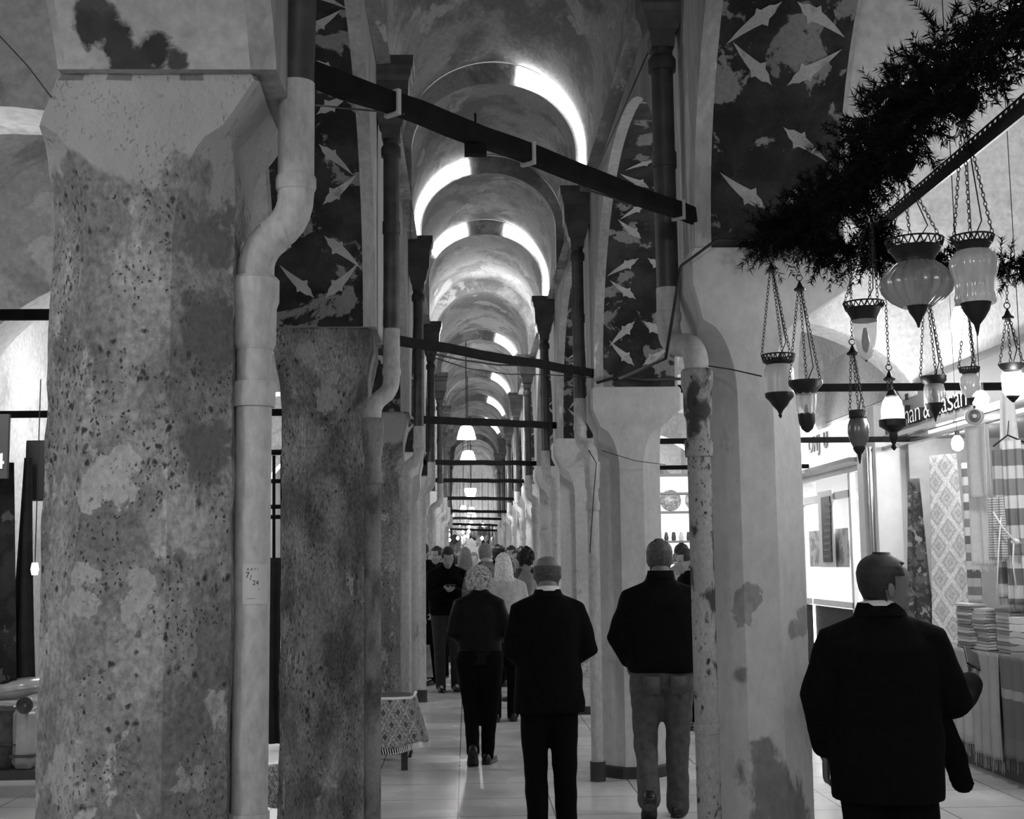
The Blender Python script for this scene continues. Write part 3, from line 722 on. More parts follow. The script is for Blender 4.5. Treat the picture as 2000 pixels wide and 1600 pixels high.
# ================================================================ HANGING LANTERNS
m_brass = simple('dark_bronze', .01, .45, metal=.25, noise=.4, nscale=30)
m_chain = simple('dark_chain', .015, .5, metal=.3)
def chain(mb, p0, p1, link=.011, r=.0014):
    p0, p1 = Vector(p0), Vector(p1); d = p1-p0; L_ = d.length; n = max(1, int(L_/(link*1.25))); t = d.normalized(); u = t.orthogonal().normalized(); w = t.cross(u)
    for i in range(n):
        c = p0+d*((i+.5)/n); a, b = (u, w) if i % 2 else (w, u)
        M = Matrix((t, a, b)).transposed(); mb.torus(c, link*.45, r, M, 8, 4, sx=1.5)
m_g_clear = glassy('clear_lantern_glass', .55, .05, .42)
m_g_frost = glassy('crackled_lantern_glass', .55, .35, .8)
m_g_smoke = glassy('smoky_ribbed_glass', .22, .2, .8)
m_g_pearl = glassy('pearly_lantern_glass', .5, .12, .72)
m_g_mosaic = glassy('dark_mosaic_glass', .08, .25, .95)
m_filament = simple('lit_lantern_bulb', .9, emit=22)
m_offbulb = simple('unlit_bulb', .05, .3)
def lantern(cx, Y, cap, glass, base, top, label, gm, pierced=False, bulb=None, rib=0, ribn=14, hook=None, n=28, canopy=True, up=None, bulbr=.018):
    """cap/glass/base: (photo y, half width) outlines; top: (x, y) where the three chains meet"""
    s = Y/FPX*1.0; z = lambda y: at(cx, y, Y).z; ctr = at(cx, cap[0][0], Y); X0 = ctr.x
    t = thing('hanging_lantern', label, 'lantern', (X0, Y, z(base[-1][0])), 'hanging glass lanterns')
    P = lambda prof: [(w*s, z(y)) for y, w in reversed(prof)]
    capz = P(cap); mb = MB()
    if pierced:
        (rt, zt), (rb, zb) = (cap[0][1]*s, z(cap[0][0])), (cap[1][1]*s, z(cap[1][0])); k = 22
        mb.torus((X0, Y, zt), rt, .003, None, 28, 6); mb.torus((X0, Y, zb), rb, .003, None, 28, 6)
        for i in range(k):
            a0, a1, a2 = 2*PI*i/k, 2*PI*(i+.5)/k, 2*PI*(i+1)/k
            q = lambda a, r, zz: (X0+r*math.cos(a), Y+r*math.sin(a), zz)
            mb.tube([q(a0, rt, zt), q(a1, rb, zb)], .0022, 5); mb.tube([q(a1, rb, zb), q(a2, rt, zt)], .0022, 5)
        capz = P(cap[1:])
    mb.loft([[(X0+r*math.cos(2*PI*j/n), Y+r*math.sin(2*PI*j/n), zz) for j in range(n)] for r, zz in capz], cap=False)
    o = mb.build('cap', m_brass, t, smooth=True)
    mb = MB(); mb.lathe([(r, zz) for r, zz in P(glass)], (X0, Y, 0), 120 if rib else n, rib=rib, ribn=ribn, cap=False)
    o = mb.build('glass_globe', gm, t, smooth=True)
    mb = MB(); mb.lathe([(r, zz) for r, zz in P(base)], (X0, Y, 0), n)
    mb.build('base_finial', m_brass, t, smooth=True)
    tp = at(top[0], top[1], Y); rt, zt = cap[0][1]*s, z(cap[0][0])
    for i in range(3):
        a = math.radians(100+120*i+7*cx); mb = MB(); chain(mb, (X0+rt*math.cos(a), Y+rt*math.sin(a), zt), tp+Vector((.006*math.cos(a), .006*math.sin(a), 0)))
        mb.build('chain', m_chain, t, smooth='all')
    if canopy:
        mb = MB(); mb.lathe([(.02, -.006), (.022, 0), (.012, .008), (.006, .022), (.003, .03)], tp, 12); mb.torus(tp+Vector((0, 0, .042)), .011, .002, Matrix.Rotation(PI/2, 3, 'X'), 12, 5); mb.build('canopy', m_brass, t, smooth=True)
    if up:
        q = at(up[0], up[1], Y); mb = MB(); chain(mb, tp+Vector((0, 0, .05)), q); mb.build('suspension_chain', m_chain, t, smooth='all')
    mb = MB(); mb.tube([tp+Vector((.004, 0, 0)), Vector((X0+rt*.5, Y, zt+.05)), (X0+.003, Y, zt-.01)], .0022, 6); mb.build('flex', m_cable, t, smooth='all')
    if bulb:
        by = (bulb[0]+bulb[1])/2; h = (bulb[1]-bulb[0])/2*s; r = bulb[2]*s
        mb = MB(); mb.lathe([(r*.25, -h), (r*.8, -h*.7), (r, -h*.1), (r*.75, h*.5), (r*.4, h)], (X0, Y, z(by)), 14)
        mb.build('bulb', m_filament if bulb[3] else m_offbulb, t, smooth=True)
        if bulb[3]: lamp('lantern_light', (X0, Y-r-.01, z(by)), 2.2*bulb[3], .03)
    return t
lantern(1520, 4.75, [(694, 33), (706, 30), (714, 22)], [(713, 24), (722, 29), (745, 29), (770, 28)], [(768, 29), (776, 28), (784, 20), (792, 15), (802, 6), (808, 3), (812, 4), (817, 1)], (1507, 528), 'lantern of crackled pale glass cylinder with dark finial, lowest left, in front of the pier', m_g_frost, True, up=(1506, 478), bulb=(720, 765, 5, 0))
lantern(1573, 4.6, [(744, 34), (752, 33), (762, 24), (770, 20)], [(768, 20), (785, 19), (810, 17)], [(808, 17.5), (825, 16), (838, 11), (845, 3)], (1562, 565), 'tall tapered lantern with dark rounded bottom, second from the left', m_g_clear, False, rib=.05, ribn=9, up=(1556, 480), bulb=(790, 835, 6, 0))
lantern(1687, 4.35, [(592, 40), (604, 36), (622, 26), (628, 25)], [(626, 26), (650, 24), (680, 18), (698, 11), (704, 3)], [(703, 3.2), (705, 2), (707, 1)], (1700, 420), 'clear cone lantern showing a dark bulb, left of the ribbed melon lantern', m_g_clear, True, canopy=False, bulb=(640, 690, 8, 0))
lantern(1786, 4.0, [(470, 57), (486, 52), (500, 42), (508, 37), (516, 38)], [(514, 38), (522, 50), (540, 66), (555, 71), (572, 66), (588, 50), (600, 30)], [(597, 21), (610, 17), (622, 9), (632, 4), (640, 2)], (1763, 338), 'large smoky ribbed melon shaped lantern with wide bronze collar', m_g_smoke, True, rib=.045, ribn=20, n=36, up=(1760, 320))
lantern(1899, 3.7, [(463, 42), (476, 37), (487, 30), (493, 31)], [(491, 34), (502, 44), (514, 48), (530, 45), (550, 39), (570, 38), (583, 41), (594, 38)], [(592, 30), (606, 26), (622, 16), (634, 6), (648, 3), (656, 1)], (1882, 240), 'large pearly vase shaped lantern with waisted glass, top right of the group', m_g_pearl, True, up=(1879, 215), rib=.012, ribn=16, bulb=(515, 560, 8, 0))
lantern(1675, 4.6, [(803, 16), (815, 16), (820, 15)], [(819, 16), (830, 20), (845, 21), (860, 18), (872, 12)], [(870, 11), (876, 12), (882, 9), (888, 4), (896, 3), (906, 1)], (1665, 690), 'dark mosaic lantern with pierced square collar and long finial', m_g_mosaic, True, up=(1661, 500))
lantern(1741, 4.6, [(762, 6), (768, 9), (774, 12)], [(773, 12), (785, 19), (800, 22), (820, 23)], [(820, 27), (832, 27), (838, 18), (845, 8), (858, 9), (868, 3), (874, 6), (880, 1)], (1737, 740), 'lit glass dome lantern on a pierced dark dish with ball', m_g_clear, False, up=(1726, 510), bulb=(785, 815, 13, 1.0))
lantern(1823, 4.5, [(735, 26), (744, 25), (752, 17)], [(751, 18), (760, 20), (778, 20), (790, 18)], [(788, 19), (798, 14), (808, 7), (816, 3), (824, 1)], (1808, 560), 'small lantern with round clear glass and sharp cone base, before the shop letters', m_g_clear, False, up=(1806, 512), bulb=(758, 786, 7, 0))
lantern(1893, 4.6, [(719, 20), (726, 18), (732, 12)], [(731, 13), (740, 19), (755, 19), (768, 15), (778, 8)], [(776, 9), (782, 6), (788, 2)], (1888, 600), 'small bronze tinted bulb shaped lantern right of the cone base one', m_g_pearl, True, up=(1886, 515))
lantern(1975, 4.4, [(711, 26), (718, 22), (724, 16)], [(723, 17), (735, 21), (760, 20), (775, 14)], [(773, 14), (780, 8), (786, 2)], (1968, 620), 'bright lit lantern at the right edge under a knotted ring', m_g_clear, False, bulb=(735, 770, 16, 1.2), up=(1967, 520))
# bare glowing bulbs among the lanterns
for px, py, Y, w, h, lab in ((1874, 632, 4.9, 17, 34, 'tall bare glowing bulb below the pearly vase lantern'), (1915, 779, 6.5, 17, 16, 'round glowing bulb above the hanging white towel'), (1996, 752, 5.6, 24, 22, 'large glowing bulb cut by the right edge'), (1870, 866, 11.0, 12, 15, 'small boxy glowing lamp above the pale lozenge carpet')):
    p = at(px, py, Y); s = Y/FPX; t = thing('light_bulb', lab, 'lamp', tuple(p))
    mb = MB(); mb.lathe([(w*s*.3, -h*s), (w*s*.85, -h*s*.7), (w*s, 0), (w*s*.8, h*s*.6), (w*s*.4, h*s)], p, 16); mb.build('glass_bulb', m_filament, t, smooth=True)
    mb = MB(); mb.tube([p+Vector((0, 0, h*s)), p+Vector((0, 0, h*s+.04))], w*s*.4, 12); mb.tube([p+Vector((0, 0, h*s)), (p.x, p.y, 4.9)], .002, 6); mb.build('socket', m_brass, t)
    lamp('bulb_light', (p.x, p.y-w*s-.02, p.z), 13, .04)

# ================================================================ SHOPS
m_white = simple('white_shop_paint', .8, .4)
m_whitep = simple('pale_shop_paint', .62, .5, noise=.06)
m_dark = simple('black_fabric', .012, .9, noise=.4, nscale=14)
m_shopglass = glassy('shop_window_glass', .8, .05, .12)
def rectX(mb, X, x0, y0, x1, y1, th=.04, mi=0, dx=0.0):
    "box standing in the shop front plane; corners given on the photo"
    a, b = onX(x0, y0, X), onX(x1, y1, X)
    mb.box((X+dx, (a.y+b.y)/2, (a.z+b.z)/2), (th, abs(a.y-b.y), abs(a.z-b.z)), mi=mi)
# --- white shop between the second and third right piers
XS = 5.05
def yof(px): return onX(px, 1100, XS).y
y_l, y_r, y_m, y_p0, y_p1 = yof(1560), yof(1716), yof(1669), yof(1718), yof(1757)
mb = MB()
mb.box((XS+1.9, (y_l+y_p1)/2, 1.7), (.1, y_l-y_p1+2, 3.6)); mb.box((XS+1, y_l+.9, 1.7), (2, .1, 3.6)); mb.box((XS+1, y_p1+.05, 1.7), (2, .08, 3.6)); mb.box((XS+1.0, (y_l+y_p1)/2, 3.45), (2, y_l-y_p1+2, .08))
struct(mb.build('wall_white_shop', m_white))
ft = thing('shop_facade', 'white framed shop facade with dark lower panel and price boards, behind the lanterns', 'shop', (XS, (y_l+y_r)/2, 0))
mb = MB()
for ya, yb, za, zb in ((y_l+.8, y_r, 2.72, 2.80), (y_m+.04, y_m-.06, 0, 2.72), (y_l+.8, y_m, .95, 1.03), (y_l+.8, y_r, 0, .08), (y_r+.04, y_r-.04, 0, 2.72), (y_l+.8, y_m, 2.4, 2.5)):
    mb.box((XS, (ya+yb)/2, (za+zb)/2), (.07, abs(ya-yb), zb-za))
mb.build('door_frame', m_whitep, ft)
mb = MB(); mb.box((XS+.01, (y_l+.8+y_m)/2, .5), (.03, y_l+.8-y_m-.1, .86)); mb.build('lower_panel', simple('dark_bristly_panel', .03, .9, noise=.6, nscale=40, bump=.6), ft)
mb = MB(); rectX(mb, XS-.02, 1588, 1125, 1594, 1302, .03); mb.build('light_strip', simple('light_strip', .9, emit=6), ft)
mb = MB(); mb.box((XS+.01, (y_l+.8+y_r)/2, 1.75), (.008, y_l+.8-y_r, 1.5)); mb.build('window_glass', m_shopglass, ft)
mb = MB(); rectX(mb, XS+.03, 1582, 1038, 1662, 1108, .03); mb.build('patterned_panel', plaster('marbled_panel', .55, .25, cov=.5, soft=.03, scale=5, bump=0), ft)
m_board = simple('dark_price_board', .05, .5)
mb = MB(); rectX(mb, XS-.05, 1598, 962, 1632, 1108, .02); o = mb.build('board_backing', m_whitep, ft)
mb = MB(); rectX(mb, XS-.065, 1604, 972, 1626, 1098, .02); mb.build('price_board', m_board, ft)
mb = MB()
for i in range(9): rectX(mb, XS-.08, 1609, 984+i*12.6, 1622, 988+i*12.6, .004)
mb.build('price_lines', simple('price_line_paint', .16), ft)
mb = MB(); rectX(mb, XS-.05, 1683, 976, 1714, 1092, .02); o = mb.build('poster', m_white, ft)
mb = MB()
for i in range(11): rectX(mb, XS-.065, 1696, 1000+i*8, 1706, 1002+i*8, .004)
for q in (998, 1008, 1080): rectX(mb, XS-.065, 1685, q, 1692, q+7, .004)
for i in range(8): rectX(mb, XS-.065, 1686, 1022+i*7, 1690, 1026+i*7, .004)
mb.build('poster_print', simple('print_grey', .25), ft)
# fascia with lettering
fz0, fz1 = 2.85, 3.35
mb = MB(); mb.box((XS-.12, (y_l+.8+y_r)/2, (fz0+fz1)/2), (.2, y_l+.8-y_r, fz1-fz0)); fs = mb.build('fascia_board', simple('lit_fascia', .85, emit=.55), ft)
mb = MB(); mb.box((XS-.16, (y_l+.8+y_r)/2, fz0-.03), (.3, y_l+.8-y_r, .05)); mb.build('cornice', simple('grey_cornice', .35), ft)
MT = lambda X, y, z: Matrix.Translation((X, y, z)) @ Matrix(((0, 0, -1, 0), (-1, 0, 0, 0), (0, 1, 0, 0), (0, 0, 0, 1)))
q = onX(1683, 893, XS-.23); text_mesh('number', '9)', .26, .004, m_ink, ft, MT(XS-.23, q.y, q.z))
q = onX(1580, 905, XS-.23); 
for i_, c in enumerate('ONJU'): text_mesh('letter', c, .3, .01, simple('letter_grey', .3), ft, MT(XS-.23, q.y-.26*i_, 3.08), .006)
mb = MB(); mb.box((XS-.08, (y_p0+y_p1)/2, 1.7), (.3, y_p0-y_p1, 3.4)); mb.box((XS-.13, (y_p0+y_p1)/2+.08, 1.7), (.3, (y_p0-y_p1)*.3, 3.4))
struct(mb.build('trim_1', m_whitep, bev=.01))
mb = MB(); mb.tube([(XS-.3, y_p1-.02, 0), (XS-.3, y_p1-.02, 2.9)], .035, 14); o = mb.build('chrome_pole', simple('chrome', .6, .15, metal=1), smooth=True); put_origin(o, (XS-.3, y_p1-.02, 0)); tag(o, 'shiny chrome pole between the white shop and the textile stall', 'pole')
# --- textile stall
y_n = 7.0
mb = MB(); m_int = simple('stall_wall', .28, .7, noise=.1)
mb.box((XS+2.6, (y_n+y_p1)/2, 1.75), (.1, y_p1-y_n, 3.5)); mb.box((XS+1.3, y_n, 1.75), (2.6, .1, 3.5)); mb.box((XS+1.35, y_p1-.16, 1.6), (2.5, .08, 3.0)); struct(mb.build('wall_stall', m_int))
mb = MB(); mb.box((XS+1.3, (y_n+y_p1)/2, 3.02), (2.6, y_p1-y_n, .08)); struct(mb.build('ceiling_stall', m_int))
for px, py in ((1850, 846), (1815, 853), (1903, 833), (1812, 872)):
    d = _F*FPX + _R*(px-1000) - _U*(py-800); p = d*((2.975-EYE)/d.z)+Vector((0, 0, EYE))
    mb = MB(); mb.lathe([(.11, -.006), (.11, .0)], p, 20); o = mb.build('downlight', simple('downlight_glow', .9, emit=9)); put_origin(o, p); tag(o, 'round glowing downlight in the stall ceiling', 'lamp', 'downlights in the textile stall')
    lamp('downlight_light', (p.x, p.y-.5, p.z-.05), 20, .08)
t = thing('shop_sign', 'shop fascia sign with raised letters above the textile stall', 'sign', (XS-.1, 12, 3.0))
za, zb = onX(1780, 842, XS-.1).z, onX(1780, 752, XS-.1).z
mb = MB(); mb.box((XS-.05, (y_n+y_p1)/2, (za+zb)/2), (.1, y_p1-y_n, zb-za)); mb.build('sign_board', simple('grey_sign_board', .16, .6), t)
for zz, th in ((za, .05), (zb, .06), (za-.12, .04)):
    mb = MB(); mb.box((XS-.11, (y_n+y_p1)/2, zz), (.08, y_p1-y_n, th)); mb.build('rail', simple('steel_rail', .3, .25, metal=.8), t)
q = onX(1771, 830, XS-.14); m_let = simple('dark_metal_letters', .02, .4); m_letf = simple('pale_letter_faces', .75, .4)
sz = (onX(1770, 790, XS).z-onX(1770, 830, XS).z)*1.25
q2 = onX(1895, 790, XS-.14); adv = abs(q.y-q2.y)/sum({'i': .32, ' ': .3, '&': .75, 'H': .75}.get(c, .6) for c in 'han & Hasan')
yy_ = q.y
for c in 'han & Hasan':
    w_ = adv*{'i': .32, ' ': .3, '&': .75, 'H': .75}.get(c, .6)
    if c != ' ':
        o = text_mesh('letter', c, sz*1.12, .035, m_let, None, Matrix.Identity(4), -.004); xs = [v.co.x for v in o.data.vertices]; k = .84*w_/(max(xs)-min(xs)); x0 = min(xs); org = Vector(ORG[t.name])
        for v in o.data.vertices: v.co = Vector((XS-.13-v.co.z, yy_-(v.co.x-x0)*k, q.z+v.co.y))-org
        o.parent = t; o.data.materials.append(m_letf)
        for pg in o.data.polygons: pg.material_index = 1 if pg.normal.x < -.7 or pg.center.x+org.x < XS-.16 else 0
    yy_ -= w_
q = onX(1767, 782, XS-.14); text_mesh('small_letter', 'H', .1, .01, m_cable, t, MT(XS-.13, q.y, q.z))
# hanging carpets and cloths
def cloth(name, X0, X1, Y0, Y1, z0, z1, mat, label, cat, amp=.02, folds=4, group=None, fringe=0, th=.008, taper=0, flutter=0, seed=0):
    "hanging cloth from (X0,Y0) to (X1,Y1) between heights z0 and z1"
    rn_ = random.Random(seed); ph = rn_.uniform(0, 6); A, B = Vector((X0, Y0, 0)), Vector((X1, Y1, 0)); nrm = Vector((-(B-A).y, (B-A).x, 0)).normalized()
    t = thing(name, label, cat, ((X0+X1)/2, (Y0+Y1)/2, z0), group)
    def fn(u, v):
        uu = .5+(u-.5)*(1-taper*v); p = A.lerp(B, uu)
        k = amp*(.35+.65*(1-v))*math.sin(folds*2*PI*u+ph+.6*math.sin(3*v))
        return p+nrm*k+Vector((0, 0, z0+(z1-z0)*v+flutter*math.sin(u*7+ph)*(1-v)))
    mb = MB(); mb.grid(fn, 40, 24); o = mb.build('cloth', mat, t, smooth='all', solid=th)
    if fringe:
        mb = MB(); n = 34
        for i in range(n):
            p = fn((i+.5)/n, 0); mb.tube([p, p+Vector((rn_.uniform(-.008, .008), rn_.uniform(-.004, .004), -fringe*rn_.uniform(.7, 1.1)))], .0025, 4)
        mb.build('fringe', mat, t)
    return t
def A2(px, py, Y): p = at(px, py, Y); return p
for i in range(9):
    y_ = 7.6+.85*i
    cloth('hanging_rug', XS+2.5, XS+2.5, y_+.74, y_, .5+.15*(i % 2), 2.8, [simple('rug_tone_%d' % (i % 4), (.08, .35, .16, .5)[i % 4], .95, noise=.5, nscale=9)][0], 'rug hanging on the back wall of the textile stall', 'rug', .02, 1, group='rugs on the stall back wall', seed=70+i)
# carpet with lozenge tiles
def carpet_mat(name, light, dark, sc, lacy=.5, ax=(1, -.35, 0)):
    mt = bpy.data.materials.new(name); mt.use_nodes = True; nt = mt.node_tree; L = nt.links; N = nt.nodes.new; b = nt.nodes['Principled BSDF']; b.inputs['Roughness'].default_value = .9
    tc = N('ShaderNodeNewGeometry')
    def mth(op, a, c=None, d=None):
        r = N('ShaderNodeMath'); r.operation = op
        for i, q in enumerate((a, c, d)):
            if q is None: continue
            if isinstance(q, (int, float)): r.inputs[i].default_value = q
            else: L.new(q, r.inputs[i])
        return r.outputs[0]
    def dot(v):
        r = N('ShaderNodeVectorMath'); r.operation = 'DOT_PRODUCT'; L.new(tc.outputs['Position'], r.inputs[0]); r.inputs[1].default_value = v; return r.outputs['Value']
    k = Vector(ax).normalized()*sc; z = sc*.62
    p = mth('ABSOLUTE', mth('SUBTRACT', mth('FRACT', dot((k.x, k.y, k.z+z))), .5)); q = mth('ABSOLUTE', mth('SUBTRACT', mth('FRACT', dot((-k.x, -k.y, -k.z+z))), .5))
    e = mth('MAXIMUM', p, q)
    r = N('ShaderNodeValToRGB'); el = r.color_ramp.elements; el[0].position = 0; el[0].color = col(dark*1.3); el[1].position = .5; el[1].color = col(light)
    for pos, v in ((.14, dark), (.17, light*.8), (.34, light*.6), (.37, dark), (.40, light), (.43, light), (.45, dark*1.2), (.47, light)): x_ = el.new(pos); x_.color = col(v)
    n = N('ShaderNodeTexNoise'); n.inputs['Scale'].default_value = sc*9; n.inputs['Detail'].default_value = 3; L.new(tc.outputs['Position'], n.inputs['Vector'])
    mr = N('ShaderNodeMapRange'); mr.inputs[1].default_value = .46; mr.inputs[2].default_value = .54; mr.inputs[3].default_value = 1-lacy; mr.inputs[4].default_value = 1.; L.new(n.outputs[0], mr.inputs[0])
    mx = N('ShaderNodeMix'); mx.data_type = 'RGBA'; mx.blend_type = 'MULTIPLY'; mx.inputs[0].default_value = 1
    L.new(e, r.inputs[0]); L.new(r.outputs[0], mx.inputs[6]); L.new(mr.outputs[0], mx.inputs[7]); L.new(mx.outputs[2], b.inputs['Base Color']); return mt
m_carp = carpet_mat('lozenge_carpet', .85, .45, 5.2, .2)
m_carp2 = plaster('dark_figured_carpet', .12, .05, cov=.5, soft=.03, scale=9, light=.3, lcov=.58, bump=.2)
pa, pb, pz0, pz1 = at(1802, 900, 12.6), at(1882, 900, 12.2), at(1850, 1268, 12.4).z, at(1840, 888, 12.4).z
c1 = cloth('hanging_carpet', pa.x, pb.x, 12.6, 12.2, pz0, pz1, m_carp, 'large pale hanging carpet with lozenge tile pattern at the stall', 'carpet', .015, 1, taper=.35, seed=1)
pa, pb = at(1758, 950, 12.9), at(1812, 950, 12.7)
cloth('hanging_carpet', pa.x, pb.x, 12.9, 12.7, at(1790, 1235, 12.8).z, at(1780, 935, 12.8).z, m_carp2, 'dark figured carpet hanging left of the pale lozenge carpet', 'carpet', .03, 1.5, taper=.6, seed=2)
pa, pb = at(1876, 900, 12.0), at(1900, 900, 11.8)
cloth('hanging_scarf', pa.x, pb.x, 12.0, 11.8, at(1885, 1180, 12).z, at(1885, 905, 12).z, striped('grey_striped_scarf', ((0, .2), (.25, .45), (.5, .12), (.75, .55)), 3.2), 'grey striped scarf hanging between the carpet and the white towel', 'scarf', .02, 2, seed=3)
m_towel = simple('white_towel', .78, .95, noise=.05, nscale=30, bump=.15)
pa, pb = at(1884, 850, 10.3), at(1926, 850, 10.0)
cloth('hanging_towel', pa.x, pb.x, 10.3, 10.0, at(1900, 972, 10.2).z, at(1900, 832, 10.2).z, m_towel, 'short white towel layer hanging in front of the longer one', 'towel', .018, 1.6, seed=4)
pa, pb = at(1888, 850, 10.5), at(1934, 850, 10.3)
cloth('hanging_towel', pa.x, pb.x, 10.5, 10.3, at(1900, 1105, 10.4).z, at(1900, 832, 10.4).z, m_towel, 'long white towel hanging from the stall front', 'towel', .025, 2, fringe=.05, taper=.1, seed=5)
m_chk = striped('check_stripe_a', ((0, .62), (.22, .22), (.5, .58), (.72, .3)), 2.3)
m_chk2 = striped('check_stripe_b', ((0, .25), (.28, .6), (.5, .2), (.78, .66)), 2.3, offs=.3)
m_fine = striped('fine_stripe', ((0, .6), (.5, .25)), 55)
for i, (x0, x1, y0, y1, mt, lab, fr) in enumerate(((1924, 1944, 972, 1092, m_fine, 'fine striped dark towel end hanging beside the white towels', .02),
        (1934, 1962, 880, 1168, m_chk, 'check striped towel gathered on a hanger, left of its pair', .05), (1956, 1984, 862, 1180, m_chk2, 'check striped towel with broad dark bands, middle of the hanging group', .05),
        (1978, 2012, 870, 1185, m_chk, 'check striped towel cut off by the right edge', .05))):
    Y = 9.4+.12*(i % 2); pa, pb = at(x0, 900, Y), at(x1, 900, Y)
    cloth('hanging_towel', pa.x, pb.x, Y, Y-.12, at(x0, y1, Y).z, at(x0, y0, Y).z, mt, lab, 'towel', .025, 2.2, fringe=fr, seed=20+i, taper=.12)
p = at(1960, 1050, 9.2); t = thing('tied_cord', 'pale knotted cord tied around the hanging striped towels', 'cord', tuple(p)); mb = MB()
mb.ell(at(1983, 1058, 9.2), (.035, .03, .025)); mb.tube([at(1940, 1000, 9.2), at(1958, 1030, 9.18), at(1983, 1058, 9.17), at(1998, 1062, 9.2)], .007, 6); mb.tube([at(1980, 1062, 9.17), at(1978, 1100, 9.16), at(1985, 1150, 9.2)], .006, 6); mb.tube([at(1955, 1010, 9.2), at(1950, 1080, 9.16), at(1946, 1180, 9.2)], .006, 6); mb.build('cord', m_towel, t, smooth='all')
# hanger with white blouse above
mb = MB(); p = at(1965, 840, 9.6); mb.tube([at(1940, 872, 9.6), at(1968, 850, 9.6), at(2005, 866, 9.6)], .007, 6); mb.tube([at(1968, 850, 9.6), at(1970, 822, 9.6)], .004, 6); o = mb.build('clothes_hanger', m_cable, smooth='all'); put_origin(o, p); tag(o, 'dark clothes hanger above the striped towels', 'hanger')
pa, pb = at(1948, 800, 9.8), at(1975, 800, 9.8)
cloth('hanging_towel', pa.x, pb.x, 9.8, 9.7, at(1960, 880, 9.8).z, at(1960, 770, 9.8).z, m_towel, 'small bright white cloth hanging beneath the right edge bulbs', 'towel', .02, 1.3, seed=31, taper=.3)
p = at(1903, 814, 10.0); t = thing('spot_lamp', 'round clip-on spot lamp above the white towels', 'lamp', tuple(p)); mb = MB(); Mr = Matrix.Rotation(PI/2, 3, 'X')
mb.ell(p, (.075, .06, .065), 16, 10); mb.build('housing', m_whitep, t, smooth=True)
for r_ in (.042, .024): mb = MB(); mb.torus(p+Vector((-.02, -.055, 0)), r_, .008, Mr, 18, 8); mb.build('ring', simple('grey_plastic', .12, .4), t, smooth=True)
mb = MB(); mb.tube([p+Vector((.0, 0, .05)), p+Vector((.02, .02, .13)), p+Vector((.1, .1, .16))], .008, 6); mb.build('arm', m_cable, t)
# stall counter with cloths
ctr = thing('stall_counter', 'low stall counter under draped towels', 'counter', (4.4, 9.0, 0)); XC = 3.86
mb = MB(); mb.box((XC+.55, 9.15, .42), (1.0, 3.7, .84)); mb.build('counter_body', simple('brown_wood', .08, .7), ctr)
mb = MB(); mb.box((XC+.55, 9.15, .86), (1.1, 3.8, .04)); mb.build('counter_top', simple('grey_counter_cloth', .22, .9), ctr, bev=.015)
drapes = [striped('drape_a', ((0, .34), (.45, .2), (.55, .12), (.8, .4)), 1.3), striped('drape_b', ((0, .13), (.3, .32), (.6, .38)), 1.6, offs=.2), simple('drape_c', .3, .95, noise=.1), striped('drape_d', ((0, .1), (.4, .26), (.5, .12)), 1.5, offs=.5)]
yy = 10.9
for i in range(6):
    w = .52; za_, zb_ = .14+.05*(i % 2), .9
    cloth('draped_towel', XC-.03-.012*(i % 2), XC-.03-.012*(i % 2), yy, yy-w+.03, za_, zb_, drapes[i % 4], ['grey towel draped over the counter end behind the man with the phone', 'light towel with dark lower band draped second on the counter', 'plain grey towel draped third along the counter front', 'dark banded fringed towel draped fourth along the counter', 'pale banded fringed towel draped fifth along the counter', 'towel draped on the counter at the right edge'][i], 'towel', .022, 3, fringe=.09, seed=40+i, group='towels draped over the counter front'); yy -= w
# folded towels
def folded(c, w, d, h, mat, label, group, rz=0, fringe=False):
    t = thing('folded_towel', label, 'towel', tuple(c), group); mb = MB(); M = Matrix.Rotation(rz, 3, 'Z'); rr = []
    # folded slab: rounded fold at the front, layered edges
    n = 12; prof = []
    for i in range(n+1):
        a = PI/2+PI*i/n; prof.append((-d/2+h*.5+h*.5*math.cos(a), h*.5+h*.5*math.sin(a)))
    prof += [(d/2, 0.0), (d/2, h*.42), (d/2-.01, h*.5), (d/2, h*.58), (d/2, h)]
    for j in range(7):
        x = -w/2+w*j/6; e = 1-.12*(abs(j-3)/3)**3; sg = .10*h*math.sin(j*1.3+c[2]*40)
        rr.append([Vector(c)+M@Vector((x, y, z*e+sg*(z/h))) for y, z in prof])
    mb.loft(rr); mb.build('towel_body', mat, t, smooth=True)
    if fringe:
        mb = MB()
        for k in range(10):
            q = Vector(c)+M@Vector((-w/2-.002, -d/2+d*(k+.5)/10, h*.5)); mb.tube([q, q+M@Vector((-.02, 0, -.008))], .003, 4)
        mb.build('fringe', mat, t)
    return t
tw = [simple('towel_grey_a', .45, .95, bump=.2, nscale=40), simple('towel_grey_b', .25, .95, bump=.2, nscale=40), simple('towel_grey_c', .6, .95, bump=.2, nscale=40), simple('towel_dark', .09, .95)]
rn = random.Random(21)
for si, (px, Y, w, n, z0, lab) in enumerate(((1898, 10.35, .14, 15, .885, 'left narrow stack'), (1934, 10.1, .17, 14, .885, 'middle leaning stack'), (1985, 9.7, .19, 12, .885, 'right stack with a tag'))):
    zt = at(px, 1178 if si == 0 else 1188, Y).z; h = (zt-z0)/n
    for k in range(n):
        X = at(px, 1220, Y).x+rn.uniform(-.006, .006)+(.02*math.sin(k*.5) if si == 1 else 0)
        ordn = 'topmost' if k == n-1 else ('lowest' if k == 0 else 'layer %d up' % (k+1))
        folded((X, Y, z0+h*k), w, .28, h*.97, tw[(k*7+si) % 3] if k % 4 else tw[(si+1) % 3], 'thin folded towel in the %s on the counter' % lab, 'thin folded towels in the %s' % lab, rz=rn.uniform(-.04, .04)+(.0))
zc = .885
X = 4.05
